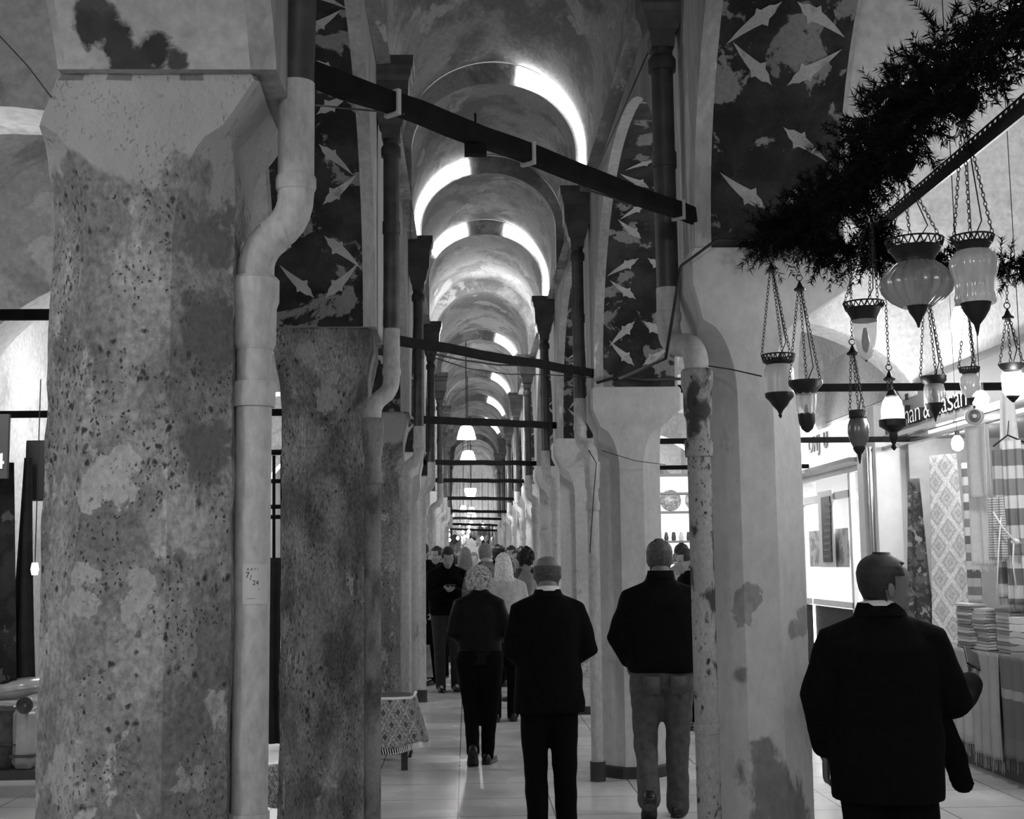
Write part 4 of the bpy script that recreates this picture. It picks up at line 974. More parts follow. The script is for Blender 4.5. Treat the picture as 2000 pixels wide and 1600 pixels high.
for k, h in enumerate((.10, .09, .11)): folded((X, 9.0, zc), .5, .36, h*.95, [tw[0], tw[2], m_towel][k], 'thick pale folded towel beneath' if k < 0 else ['lowest thick grey folded towel at the counter corner', 'middle thick folded towel at the counter corner', 'topmost thick white rolled towel at the counter corner'][k], 'thick towels at the counter corner', rz=PI/2-.0, fringe=True); zc += h
zc = .885
for k, h in enumerate((.05, .05, .055, .05, .05)): folded((4.05, 8.35, zc), .46, .38, h*.93, [tw[2], tw[1], m_towel, tw[0], m_towel][k], ['lowest towel of the fringed pile by the right edge', 'second lowest towel of the fringed pile by the right edge', 'middle towel of the fringed pile by the right edge', 'second highest towel of the fringed pile by the right edge', 'top towel of the fringed pile by the right edge'][k], 'fringed towel pile by the right edge', rz=PI/2, fringe=True); zc += h
mb = MB(); p = at(1955, 1195, 9.95); mb.box(p, (.035, .004, .05)); o = mb.build('price_tag', m_towel); put_origin(o, p); tag(o, 'white price tag on the middle leaning towel stack', 'tag')
# shelf unit far right behind the piers
sx = at(1325, 950, 24).x
sh = thing('display_shelf', 'bright display shelf of plates and jars seen between the right piers', 'shelf', (sx, 24.3, 0))
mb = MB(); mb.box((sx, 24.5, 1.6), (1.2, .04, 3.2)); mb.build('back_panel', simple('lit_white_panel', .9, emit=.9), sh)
mb = MB()
for z in (.6, 1.1, 1.55, 1.95, 2.5, 2.85, 3.2): mb.box((sx, 24.3, z), (1.2, .4, .035))
mb.box((sx-.6, 24.3, 1.6), (.04, .4, 3.2)); mb.box((sx+.6, 24.3, 1.6), (.04, .4, 3.2)); mb.build('shelf_boards', simple('shelf_grey', .25), sh)
m_jar = simple('dark_jar', .08, .3)
for k, z in enumerate((1.12, 1.57, 1.97)):
    for j in range(8):
        x = sx-.5+j*.14; mb = MB(); mb.lathe([(.035, 0), (.045, .05), (.03, .12+.04*((j+k) % 2)), (.02, .16)], (x, 24.2, z), 12); o = mb.build('jar', m_jar if (j+k) % 3 else m_towel, smooth=True); put_origin(o, (x, 24.2, z)); tag(o, 'small jar standing on the bright display shelf', 'jar', 'jars on the bright display shelf')
for x in (sx-.12, sx+.35):
    mb = MB(); c = Vector((x, 24.2, 2.72)); mb.lathe([(.02, -.02), (.12, -.012), (.2, .01)], (0, 0, 0), 24)
    mb.v = [tuple(c+Vector((p[0], p[2], p[1]))) for p in mb.v]; o = mb.build('wall_plate', simple('patterned_plate', .35, .3, noise=.7, nscale=25), smooth=True); put_origin(o, c); tag(o, 'round patterned plate leaning on the top shelf', 'plate', 'plates on the bright display shelf')
lamp('shelf_light', (sx-.1, 22.8, 2.9), 40, .2)

# ================================================================ LEFT SIDE GOODS
m_drk = plaster('dark_rug_weave', .03, .015, cov=.5, soft=.05, scale=6, light=.09, lcov=.6, bump=.2)
def px_cloth(name, x0, x1, y0, y1, Y, mat, label, cat, **k):
    a, b = at(x0, (y0+y1)/2, Y), at(x1, (y0+y1)/2, Y)
    return cloth(name, a.x, b.x, Y, Y-.05, at(x0, y1, Y).z, at(x0, y0, Y).z, mat, label, cat, **k)
px_cloth('hanging_textile', -60, 40, 905, 1340, 9.6, m_drk, 'dark figured textile hanging at the far left edge', 'textile', amp=.03, folds=2, taper=.35, seed=51)
px_cloth('hanging_textile', 22, 78, 895, 1335, 9.75, simple('black_textile', .02, .9, noise=.5), 'black textile hanging right of the dark figured one', 'textile', amp=.03, folds=1.5, taper=.75, seed=52)
sg = thing('shop_sign', 'grey hanging sign with white number 84 at the left edge', 'sign', tuple(at(0, 890, 9.4)))
mb = MB(); a, b = at(-60, 810, 9.4), at(15, 935, 9.4); mb.box(((a.x+b.x)/2, 9.4, (a.z+b.z)/2), (b.x-a.x, .04, a.z-b.z)); mb.build('sign_board', simple('sign_grey', .10, .6), sg)
q = at(-34, 915, 9.37); text_mesh('number', '84', .15, .004, simple('sign_white', .85, .5, emit=.4), sg, Matrix.Translation((q.x, 9.37, q.z)) @ Matrix.Rotation(PI/2, 4, 'X'), .004)
mb = MB(); a, b = at(57, 862, 9.9), at(110, 978, 9.9); mb.box(((a.x+b.x)/2, 9.9, (a.z+b.z)/2), (b.x-a.x, .15, a.z-b.z)); o = mb.build('wall_box', simple('dark_cabinet', .04, .5), bev=.01); put_origin(o, ((a.x+b.x)/2, 9.9, b.z)); tag(o, 'dark box fixed high behind the massive left pier', 'box')
mb = MB(); a = at(68, 1112, 9.3); mb.lathe([(.02, -.04), (.028, 0), (.02, .045)], a, 12); n_ = len(mb.f); mb.tube([a+Vector((0, 0, .04)), a+Vector((0, 0, 1.35))], .004, 6, mi=1); o = mb.build('bare_bulb', [m_bulb, m_cable], smooth=True); put_origin(o, a); tag(o, 'small glowing bulb hanging on a wire at left', 'lamp')
def cushion(c, r, mat, label, M=None, name='cushion'):
    mb = MB(); rr = []
    for j in range(13):
        a = -PI/2+PI*j/12; a = max(-1.45, min(1.45, a)); ring = []
        for i in range(24):
            th = 2*PI*i/24; cc, ss = math.cos(th), math.sin(th); k = (abs(cc)**3+abs(ss)**3)**(-1/3)
            p = Vector((r[0]*cc*k*math.cos(a)**.5, r[1]*ss*k*math.cos(a)**.5, r[2]*math.sin(a))); p = M@p if M else p
            ring.append(Vector(c)+p)
        rr.append(ring)
    mb.loft(rr); t = thing(name, label, 'cushion', tuple(c)); o = mb.build('cushion_cover', mat, t, smooth='all'); wrinkle(o, .012, 9)
    mb = MB(); mb.tube([Vector(c)+(M@Vector((x, y, 0)) if M else Vector((x, y, 0))) for x, y in ((-r[0], -r[1]), (r[0], -r[1]), (r[0], r[1]), (-r[0], r[1]), (-r[0], -r[1]))], .006, 6); mb.build('piping', mat, t)
    return t
m_foil = simple('shiny_plastic_wrap', .35, .2, noise=.3, nscale=5, spec=.8)
m_dkc = simple('dark_cushion_fabric', .06, .8, noise=.5, nscale=12)
Yc = 9.7
cushion(at(30, 1345, Yc), (.24, .2, .075), m_foil, 'shiny wrapped cushion lying on top of the pile at left edge', Matrix.Rotation(-.12, 3, 'Y'))
cushion(at(-25, 1388, Yc+.12), (.24, .15, .055), m_foil, 'shiny wrapped cushion second in the pile at left edge')
cushion(at(2, 1450, Yc-.1), (.15, .16, .22), m_dkc, 'dark fluffy cushion standing at left edge below the wrapped ones')
# rolled rug
p = at(48, 1378, Yc-.42); t = thing('rolled_rug', 'rolled rug with dark round end showing, at left', 'rug', tuple(p)); mb = MB()
for i, r_ in enumerate((.018, .034, .052)): mb.torus(p, r_, .0075, Matrix.Rotation(PI/2, 3, 'X'), 22, 6)
mb.build('roll_end', m_dkc, t, smooth=True); mb = MB(); mb.tube([p+Vector((0, .01, 0)), p+Vector((-.05, .9, 0))], .055, 20); mb.build('roll', m_foil, t, smooth=True)
p = at(52, 1440, Yc-.15); mb = MB(); mb.bevbox(p, (.16, .2, .42), .04); t = thing('wrapped_bundle', 'wrapped textile bundle standing against the massive left pier', 'bundle', tuple(p)); mb.build('bundle_body', m_foil, t, smooth=True)
mb = MB(); mb.box(p+Vector((0, 0, -.12)), (.166, .206, .02)); mb.build('strap', m_dkc, t)
bn = thing('display_bench', 'low display bench carrying cushions at the left edge', 'bench', (-3.6, Yc, 0)); mb = MB(); zb = at(40, 1500, Yc-.2).z
mb.box((-3.5, Yc+.05, max(.1, zb-.04)), (1.2, .7, .06)); mb.build('bench_top', simple('bench_wood', .05), bn)
for xx in (-4.0, -3.0):
    for yy_ in (-.2, .3): mb = MB(); mb.box((xx, Yc+yy_, max(.1, zb-.07)/2), (.05, .05, max(.1, zb-.07))); mb.build('leg', simple('bench_wood', .05), bn)
# gap between the two big left piers
px_cloth('hanging_garment', 505, 549, 1090, 1452, 9.4, m_dark, 'long black garment hanging between the two nearest left piers', 'garment', amp=.02, folds=2, seed=61)
cushion(at(545, 1535, 8.4), (.12, .1, .13), carpet_mat('cushion_pattern', .55, .12, 7), 'patterned cushion at floor level between the two nearest left piers')
gr = thing('clothes_rail', 'dark metal rail rack glimpsed between the two nearest left piers', 'rack', tuple(at(535, 1070, 9.8))); mb = MB()
for x_ in (-.9, -.6, -.3, 0, .06): mb.tube([at(535, 890, 9.8)+Vector((x_, 0, 0)), at(535, 1100, 9.8)+Vector((x_, 0, 0))], .012, 8)
for y_ in (885, 940, 990, 1010): a = at(535, y_, 9.8); mb.tube([a+Vector((-1, 0, 0)), a+Vector((.1, 0, 0))], .016, 8)
mb.build('rails', m_iron, gr)
# bench with rugs in front of the third left pier
bx, by = -.68, 10.75
bn = thing('rug_bench', 'low dark bench carrying folded rugs beside the third left pier', 'bench', (bx, by, 0)); mw = simple('dark_bench_wood', .03, .6)
mb = MB(); mb.box((bx, by, .42), (.42, .75, .04)); mb.build('bench_top', mw, bn)
for sx_ in (-.18, .18):
    for sy_ in (-.34, .34): mb = MB(); mb.box((bx+sx_, by+sy_, .2), (.05, .05, .4)); mb.build('leg', mw, bn)
mb = MB(); mb.box((bx+.18, by, .09), (.04, .66, .03)); mb.build('stretcher', simple('pale_wood', .3), bn)
for k in range(3): folded((bx, by+.05, .445+k*.028), .40, .6, .027, [m_dkc, tw[3], m_dkc][k], ['lowest dark folded rug on the low bench', 'middle dark folded rug on the low bench', 'top dark folded rug on the low bench'][k], 'dark rugs folded on the bench')
t = thing('draped_rug', 'pale patterned fringed rug hanging off the low bench into the aisle', 'rug', (bx+.2, by-.4, .2))
m_rugp = carpet_mat('aisle_rug_pattern', .5, .08, 9, .5, (1, .3, 0))
pl_ = [Vector((bx-.06, by-.40, 0)), Vector((bx+.12, by-.42, 0)), Vector((bx+.24, by-.38, 0)), Vector((bx+.27, by-.2, 0)), Vector((bx+.27, by+.1, 0))]
def rf(u, v):
    k = u*(len(pl_)-1); i_ = min(int(k), len(pl_)-2); p = pl_[i_].lerp(pl_[i_+1], k-i_); o_ = (p-Vector((bx, by, 0))).normalized()
    return p+o_*(.10*v+.012*math.sin(u*16)*v-.02)+Vector((0, 0, .545-.34*v-.02*math.sin(u*9)*v))
mb = MB(); mb.grid(rf, 30, 12); mb.build('rug_cloth', m_rugp, t, smooth='all', solid=.012)
mb = MB(); mb.tube([rf(i/20, 0)+Vector((0, 0, .008)) for i in range(21)], .012, 8); mb.tube([rf(0, i/10) for i in range(11)], .010, 8); mb.build('rug_border', m_towel, t, smooth='all')
mb = MB()
for i in range(44): p = rf((i+.5)/44, 1); mb.tube([p, p+Vector((.01, -.006, -.045))], .004, 4)
mb.build('fringe', m_towel, t)

# ================================================================ PEOPLE
m_skin = simple('skin', .13, .5, noise=.1, nscale=6)
m_skin2 = simple('skin_pale', .30, .5, noise=.1, nscale=6)
m_suit = simple('black_suit_cloth', .0035, .95, noise=.3, nscale=30, spec=.08)
m_leather = simple('dark_leather', .003, .6, noise=.3, nscale=14, bump=.2, spec=.12)
m_jeans = simple('grey_denim', .06, .9, noise=.3, nscale=22)
m_trou = simple('black_trousers', .003, .95, spec=.08)
m_shoe = simple('black_shoe', .01, .35)
m_shirt = simple('white_shirt', .6, .8)
m_hd = simple('dark_hair', .012, .6, noise=.5, nscale=40)
m_hg = simple('greying_hair', .05, .6, noise=.5, nscale=60)
m_hb = simple('blonde_hair', .5, .6, noise=.35, nscale=50)
m_hl = simple('light_brown_hair', .16, .6, noise=.4, nscale=50)
HEADR = [(-.120, .052, .016, .018), (-.112, .047, .032, .034), (-.095, .034, .046, .052), (-.07, .020, .056, .070), (-.04, .010, .063, .082), (-.01, .003, .070, .090), (.02, 0, .074, .094), (.05, -.003, .075, .095), (.075, -.006, .069, .087), (.095, -.009, .056, .071), (.108, -.011, .040, .050), (.116, -.012, .020, .024)]
class Fig:
    def __init__(s, loc, h, rz, name_label, cat='person', group=None, girth=1.0, head_yaw=0, head_pitch=0, headw=1.0, lean=0, hs=1.0, nk=.128):
        s.k = h/1.75; s.T = Matrix.Translation(loc) @ Matrix.Rotation(rz, 4, 'Z') @ Matrix.Scale(s.k, 4)
        s.t = thing('person', name_label, cat, tuple(loc), group); s.g = girth; s.lean = lean; s.hw = headw
        s.neck = Vector((0, -.012+lean*1.49*.5, 1.49))
        s.HM = Matrix.Translation(s.neck) @ Matrix.Rotation(head_yaw, 4, 'Z') @ Matrix.Rotation(head_pitch, 4, 'X') @ Matrix.Translation((0, .022, nk)) @ Matrix.Scale(hs, 4)
    def w(s, p): return s.T @ Vector(p)
    def hd(s, p): return s.HM @ Vector((p[0]*s.hw, p[1], p[2]))
    def fin(s, mb, name, mat, vox=0, sm=3, parent=None, smooth='all', head=False):
        mb.v = [tuple(s.T @ ((s.HM @ Vector(p)) if head else Vector(p))) for p in mb.v]
        o = mb.build(name, mat, parent or s.t, smooth=smooth)
        if vox: remesh(o, vox, sm)
        return o
    def body(s, arms, legs, skin, vox=.012, face=True, hands=True):
        """arms: per side (shoulder, elbow, wrist, finger direction, palm normal); legs: per side (hip, knee, ankle)"""
        mb = MB()
        rr = []
        for z, yc, rx, ry in HEADR: rr.append([s.hd((rx*math.cos(2*PI*i/20), yc+ry*math.sin(2*PI*i/20), z)) for i in range(20)])
        mb.loft(rr)
        if face:
            mb.capsule([s.hd((0, .086, .022)), s.hd((0, .100, -.004)), s.hd((0, .112, -.026))], [.008, .010, .014], 8)
            for q in (-1, 1):
                mb.ell(s.hd((q*.012, .096, -.030)), (.010, .010, .008), 8, 5); mb.ell(s.hd((q*.032, .079, .026)), (.02, .014, .007), 8, 5); mb.ell(s.hd((q*.04, .062, -.03)), (.022, .02, .022), 8, 5)
            mb.capsule([s.hd((-.02, .084, -.062)), s.hd((0, .093, -.060)), s.hd((.02, .084, -.062))], [.005, .007, .005], 8); mb.capsule([s.hd((-.017, .083, -.073)), s.hd((0, .091, -.073)), s.hd((.017, .083, -.073))], [.005, .0075, .005], 8)
            mb.ell(s.hd((0, .066, -.105)), (.022, .018, .016), 8, 5)
        Mh = s.HM.to_3x3()
        for q in (-1, 1):
            mb.ell(s.hd((q*.076, -.012, -.008)), (.009, .020, .032), 10, 7, Mh @ Matrix.Rotation(q*.35, 3, 'Z'))
        mb.capsule([s.hd((0, -.018, -.06)), s.neck+Vector((0, -.005, .01)), s.neck+Vector((0, -.01, -.06))], [.056*s.hw, .058*s.hw, .075], 14)
        g = s.g
        def to(z): return s.lean*z*.5
        rr = []
        for z, yc, rx, ry in ((.88, 0, .14, .10), (1.0, 0, .14*g, .095*g), (1.15, .0, .15*g, .10*g), (1.3, 0, .165*g, .105*g), (1.4, -.005, .155, .09), (1.45, -.01, .11, .07)):
            rr.append([(rx*math.cos(2*PI*i/18), yc+to(z)+ry*math.sin(2*PI*i/18), z) for i in range(18)])
        mb.loft(rr)
        for sh, el, wr, fd, pn in arms:
            sh, el, wr = Vector(sh), Vector(el), Vector(wr); mb.capsule([sh, sh.lerp(el, .5), el, el.lerp(wr, .35), wr], [.05, .043, .036, .036, .025], 10)
            if hands: s.hand(mb, wr, Vector(fd).normalized(), Vector(pn).normalized(), 1 if sh.x > 0 else -1)
        for hp, kn, an in legs:
            hp, kn, an = Vector(hp), Vector(kn), Vector(an); mb.capsule([hp, hp.lerp(kn, .5), kn, kn.lerp(an, .4), an], [.085, .07, .052, .05, .034], 12)
            mb.capsule([an, an+Vector((0, .06, -.04)), an+Vector((0, .14, -.05))], [.032, .03, .022], 8)
        o = s.fin(mb, 'body', skin, vox*s.k, 2)
        if face:
            for q in (-1, 1):
                e = MB(); e.ell(s.hd((q*.031, .0795, .010)), (.012, .007, .006), 10, 6, Mh); s.fin(e, 'eye', m_hd)
        return o
    def hand(s, mb, wr, fd, pn, side, curl=.55):
        "palm, four unequal bent fingers, and a thumb leaving the side of the palm"
        ac = fd.cross(pn).normalized()
        mb.capsule([wr, wr+fd*.03, wr+fd*.075], [.026, .036, .036], 12, .45, upv=pn)
        mb.capsule([wr+fd*.02, wr+fd*.078+ac*.0], [.030, .040], 12, .42, upv=pn)
        for i, (off, ln) in enumerate(((-.030, .070), (-.010, .079), (.010, .074), (.029, .058))):
            p = wr+fd*.080+ac*off; d = fd.copy(); pts = [p-fd*.02, p]
            for j, f in enumerate((.42, .32, .26)):
                d = (d*math.cos(curl*(.55+.35*j)) + pn*math.sin(curl*(.55+.35*j))).normalized(); p = p+d*ln*f; pts.append(p)
            mb.capsule(pts, [.009, .0092, .0088, .0082, .007], 8)
        sd = -1
        b = wr+fd*.022+ac*.026*sd; pts = [b, b+(ac*sd*.6+fd*.7+pn*.2).normalized()*.036]
        pts.append(pts[-1]+(fd*.9+ac*sd*.1+pn*.4).normalized()*.03); pts.append(pts[-1]+(fd*.8-ac*sd*.1+pn*.55).normalized()*.024)
        mb.capsule(pts, [.014, .011, .0098, .008], 8)
    def torso(s, rings, arms, mat, name, vox=.014, wr=(.006, 7), armr=(.072, .068, .055, .05, .045), pw=2.5, parent=None, extra=None, sl=1.0):
        mb = MB(); n = 28; rr = []; g = s.g
        for z, yc, rx, ry in rings:
            gg = g if z < 1.38 else 1
            ring = []
            for i in range(n):
                a = 2*PI*i/n; c, q = math.cos(a), math.sin(a); k = (abs(c)**pw+abs(q)**pw)**(-1/pw)
                ring.append((rx*gg*k*c, yc+s.lean*z*.5+ry*gg*k*q, z))
            rr.append(ring)
        mb.loft(rr)
        for sh, el, w_, fd, pn in arms:
            sh, el, w_ = Vector(sh), Vector(el), Vector(w_); w2 = el.lerp(w_, sl)
            inn = Vector((sh.x*.42, sh.y, sh.z+.045))
            mb.capsule([inn, sh, sh.lerp(el, .5), el, el.lerp(w2, .5), w2], [armr[0]*.9, armr[0], armr[1], armr[2]+.004, armr[3], armr[4]], 14)
        if extra: extra(mb)
        o = s.fin(mb, name, mat, vox*s.k, 3, parent)
        if wr: wrinkle(o, wr[0], wr[1], seed=s.t.location.x*5, zs=1.6)
        return o
    def legs(s, legs, mat, name='trousers', vox=.014, r=(.118, .095, .075, .068, .062), drop=.03, wr=(.007, 8)):
        mb = MB(); rr = []
        for z, rx, ry in ((.80, .15, .10), (.88, .178, .125), (.95, .176, .122), (1.02, .165, .112)):
            rr.append([(rx*(.5+s.g*.5)*math.cos(2*PI*i/20), s.lean*z*.5+ry*(.5+s.g*.5)*math.sin(2*PI*i/20), z) for i in range(20)])
        mb.loft(rr)
        for hp, kn, an in legs:
            hp, kn, an = Vector(hp), Vector(kn), Vector(an)
            d = (an-kn).normalized()
            mb.capsule([hp, hp.lerp(kn, .5), kn, kn.lerp(an, .5), an-d*0, an+d*drop], [r[0], r[1], r[2], r[3], r[4], r[4]*1.04], 16)
        o = s.fin(mb, name, mat, vox*s.k, 3)
        if wr: wrinkle(o, wr[0], wr[1], seed=3+s.t.location.x, zs=1.4)
        return o
    def shoe(s, an, pitch=0, yaw=0, mat=None):
        M = Matrix.Translation(an) @ Matrix.Rotation(yaw, 4, 'Z') @ Matrix.Rotation(-pitch, 4, 'X'); mb = MB(); rr = []
        for y, hw, zt in ((-.075, .018, -.045), (-.068, .034, -.005), (-.04, .040, .02), (0, .041, .018), (.05, .043, -.008), (.10, .047, -.025), (.15, .045, -.036), (.185, .034, -.045), (.205, .014, -.055)):
            ring = []
            for x, z in ((-1, -.075), (-1.02, -.062), (-.98, -.045), (-.7, 0), (0, 1), (.7, 0), (.98, -.045), (1.02, -.062), (1, -.075)):
                zz = zt if z == 1 else (zt*.75-.015 if z == 0 else z); zz = max(zz, -.075)
                ring.append(M @ Vector((x*hw, y, min(zz, max(zt, -.045)) if z > -.05 else zz)))
            rr.append(ring)
        mb.loft(rr); t = s.fin(mb, 'shoe', mat or m_shoe)
        mb = MB(); rr = [[M @ Vector((x*w_*1.06, y, z)) for y, w_ in ((-.078, .02), (-.06, .036), (0, .041), (.1, .048), (.17, .042), (.21, .012))  for x in (1,)]+[M @ Vector((-w_*1.06, y, z)) for y, w_ in ((.21, .012), (.17, .042), (.1, .048), (0, .041), (-.06, .036), (-.078, .02))] for z in (-.085, -.068)]
        mb.loft(rr); s.fin(mb, 'sole', m_shoe, parent=t); return t
    def hair(s, mat, mask, off=.007, name='hair', n=44, rough=.004, seed=0):
        "cap of hair over the skull where mask(azimuth in degrees from the face, z) is true"
        mb = MB(); R_ = []; zs = []
        H = HEADR
        for j in range(46):
            z = -.11+.2335*j/45
            for a, b in zip(H, H[1:]):
                if a[0] <= z <= b[0] or (b is H[-1] and z > b[0]):
                    t_ = min(1, (z-a[0])/(b[0]-a[0])); R_.append([a[i]*(1-t_)+b[i]*t_ for i in range(4)]); zs.append(z); break
        vs = []; 
        for (q, z) in zip(R_, zs):
            for i in range(n):
                a = 2*PI*i/n; v = Vector(((q[2]+off)*s.hw*math.sin(a), q[1]+(q[3]+off)*math.cos(a), z+off*max(0, (z-.04)/.076)))
                v *= 1+rough*12*mnoise.noise(v*60+Vector((seed, 0, 0)))*.1*8*.1; vs.append(v)
        fs = []
        for j in range(len(R_)-1):
            for i in range(n):
                az = (i+.5)/n*360; az = 360-az if az > 180 else az
                if mask(az, (zs[j]+zs[j+1])/2): fs.append((j*n+i, j*n+(i+1) % n, (j+1)*n+(i+1) % n, (j+1)*n+i))
        if mask(180, .12):
            c = len(vs); vs.append(Vector((0, -.012, .1185+off))); fs += [((len(R_)-1)*n+i, (len(R_)-1)*n+(i+1) % n, c) for i in range(n)]
        mb.add(vs, fs); o = s.fin(mb, name, mat, head=True)
        md = o.modifiers.new('solid', 'SOLIDIFY'); md.thickness = off*1.3; md.offset = -1
        return o
def foot(px, Y, ytop, extra=0):
    "feet position and height of a person whose head top is seen at (px, ytop) at distance Y"
    p = at(px, ytop, Y); return Vector((p.x, Y, 0)), p.z+extra
SUIT = [(.74, -.0, .225, .135), (.80, 0, .222, .14), (.95, 0, .212, .14), (1.08, 0, .200, .132), (1.22, 0, .208, .135), (1.33, 0, .208, .132), (1.38, -.005, .19, .118), (1.42, -.008, .155, .10), (1.455, -.01, .118, .088), (1.485, -.012, .092, .078), (1.505, -.014, .078, .07)]
JACK = [(.90, 0, .19, .13), (.915, 0, .205, .142), (.95, 0, .215, .148), (1.08, 0, .215, .145), (1.22, 0, .215, .14), (1.33, 0, .208, .132), (1.38, -.005, .19, .118), (1.42, -.008, .155, .10), (1.455, -.01, .12, .088), (1.48, -.012, .098, .08), (1.53, -.012, .082, .075)]
def collar(f, mat=None, z=1.505, r=.074, name='shirt_collar', h=.022):
    mb = MB(); rr = []
    for zz, r_ in ((z-.01, r+.002), (z+h, r-.004), (z+h, r-.010), (z-.01, r-.008)):
        rr.append([(r_*math.cos(2*PI*i/24), -.014+f.lean*z*.5+r_*.95*math.sin(2*PI*i/24)+.0, zz+.012*math.sin(2*PI*i/24+PI)) for i in range(24)])
    mb.loft(rr+[rr[0]], cap=False); return f.fin(mb, name, mat or m_shirt)

# --- bald man in a black suit walking away
loc, h = foot(1068, 7.95, 1079)
f = Fig(loc, h, math.radians(4), 'balding man in a black suit walking away down the middle aisle', head_yaw=math.radians(-8), head_pitch=-.05, headw=1.12, girth=1.02, nk=.12)
arms = [((-.182, 0, 1.375), (-.24, -.02, 1.12), (-.12, .20, 1.02), (.7, .6, .0), (0, -1, 0)), ((.182, 0, 1.375), (.262, -.03, 1.13), (.15, .19, 1.03), (-.7, .6, 0), (0, -1, 0))]
lg = [((-.085, 0, .92), (-.088, .045, .50), (-.085, -.01, .09)), ((.085, 0, .92), (.095, .02, .50), (.105, .03, .09))]
f.body(arms, lg, m_skin, .011)
j = f.torso(SUIT, arms, m_suit, 'suit_jacket'); f.legs(lg, m_trou, r=(.115, .10, .082, .074, .068)); collar(f, r=.078)
mb = MB(); mb.box((0, -.137, .86), (.004, .01, .24)); f.fin(mb, 'back_vent', m_trou)
mb = MB(); rr = []
for zz, r_ in ((1.47, .100), (1.515, .082), (1.515, .078), (1.47, .09)): rr.append([(r_*math.cos(2*PI*i/24), -.014+r_*.88*math.sin(2*PI*i/24), zz) for i in range(24)])
mb.loft(rr, cap=False); f.fin(mb, 'jacket_collar', m_suit)
f.hair(m_hg, lambda az, z: (az > 62 and -.045 < z < .045) or (az > 110 and -.078 < z < .052))
f.shoe(Vector(lg[0][2])); f.shoe(Vector(lg[1][2]))
# --- man in black jacket and jeans
loc, h = foot(1288, 8.35, 1052)
f = Fig(loc, h, math.radians(-3), 'man in a black zip jacket and grey jeans walking away beside the pier', headw=1.05, girth=1.08, head_yaw=.05, head_pitch=-.08)
arms = [((-.19, 0, 1.365), (-.285, -.03, 1.12), (-.22, .10, .97), (.2, .5, -.8), (.9, 0, 0)), ((.19, 0, 1.365), (.285, -.03, 1.12), (.22, .10, .97), (-.2, .5, -.8), (-.9, 0, 0))]
lg = [((-.095, 0, .92), (-.115, .05, .50), (-.118, -.13, .16)), ((.09, 0, .92), (.09, .03, .50), (.075, .02, .09))]
f.body(arms, lg, m_skin, .011)
f.torso(JACK, arms, m_leather if False else m_suit, 'jacket', armr=(.08, .076, .068, .06, .05), wr=(.008, 6))
f.legs(lg, m_jeans, 'jeans', r=(.122, .102, .078, .072, .07), wr=(.009, 10))
mb = MB(); rr = []
for zz, r_ in ((1.50, .092), (1.545, .083), (1.545, .076), (1.50, .082)): rr.append([(r_*math.cos(2*PI*i/24), -.014+r_*.9*math.sin(2*PI*i/24), zz) for i in range(24)])
mb.loft(rr, cap=False); f.fin(mb, 'jacket_collar', m_suit)
for q in (-1, 1):
    mb = MB(); mb.box((q*.085, -.145, .83), (.10, .012, .11)); o = f.fin(mb, 'back_pocket', m_jeans); 
mb = MB(); mb.tube([(.178*math.cos(2*PI*i/24), .124*math.sin(2*PI*i/24), .99) for i in range(25)], .014, 6, flat=1.0); f.fin(mb, 'belt', m_trou)
f.hair(m_hg, lambda az, z: (az > 62 and -.04 < z < .088) or (az > 110 and -.085 < z < .09) or (z >= .088 and (az < 90 or az > 150)), .007)
f.shoe(Vector(lg[0][2])+Vector((0, 0, 0)), pitch=.75); f.shoe(Vector(lg[1][2]), yaw=-.25)
# --- man in a suit with a phone at the stall
loc, h = foot(1728, 5.2, 1092)
f = Fig(loc+Vector((-.03, 0, 0)), h+.045, math.radians(-16), 'heavyset man in a dark suit holding a phone, head turned to the stall', headw=1.2, girth=1.13, head_yaw=math.radians(-68), head_pitch=-.04, hs=1.13, nk=.092)
arms = [((-.195, 0, 1.35), (-.275, -.01, 1.12), (-.25, .07, .86), (0, .1, -1), (.9, 0, 0)), ((.20, .0, 1.35), (.30, .05, 1.09), (.385, .27, 1.17), (.25, .8, .35), (-.85, .3, .2))]
lg = [((-.09, 0, .92), (-.10, .03, .50), (-.10, 0, .09)), ((.09, 0, .92), (.12, .05, .50), (.13, .02, .09))]
f.body(arms, lg, m_skin, .0065)
def lap(mb): mb.capsule([(.22, .08, 1.05), (.27, .10, .9), (.31, .10, .76)], [.05, .06, .05], 12, .5)
f.torso([(.70, 0, .205, .15), (.80, 0, .205, .15)]+SUIT[2:], arms, m_suit, 'suit_jacket', vox=.012, armr=(.082, .078, .072, .062, .056), extra=lap, sl=.82); f.legs(lg, m_trou, r=(.125, .105, .085, .078, .07)); collar(f, r=.088, z=1.505, h=.013)
mb = MB(); rr = []
for zz, r_ in ((1.465, .112), (1.518, .092), (1.518, .087), (1.465, .10)): rr.append([(r_*math.cos(2*PI*i/24), -.014+r_*.88*math.sin(2*PI*i/24), zz) for i in range(24)])
mb.loft(rr, cap=False); f.fin(mb, 'jacket_collar', m_suit)
f.hair(m_hd, lambda az, z: (az > 88 and -.005 < z) or (az > 118 and z > -.075) or (z > .045 and az > 62) or (z > .085 and az > 40), .008)
f.shoe(Vector(lg[0][2])); f.shoe(Vector(lg[1][2]))
hw_ = f.w(Vector(arms[1][2])+Vector((.25, .8, .35)).normalized()*.1)
pt = thing('smartphone', 'dark smartphone held up in the hand of the heavyset suited man', 'phone', tuple(hw_))
Mp = Matrix.Rotation(.55, 3, 'Y') @ Matrix.Rotation(-1.05, 3, 'X'); mb = MB(); mb.box(hw_+Vector((-.012, .01, .045)), (.066, .009, .14), rot=Mp); mb.build('case', m_shoe, pt, bev=.003)
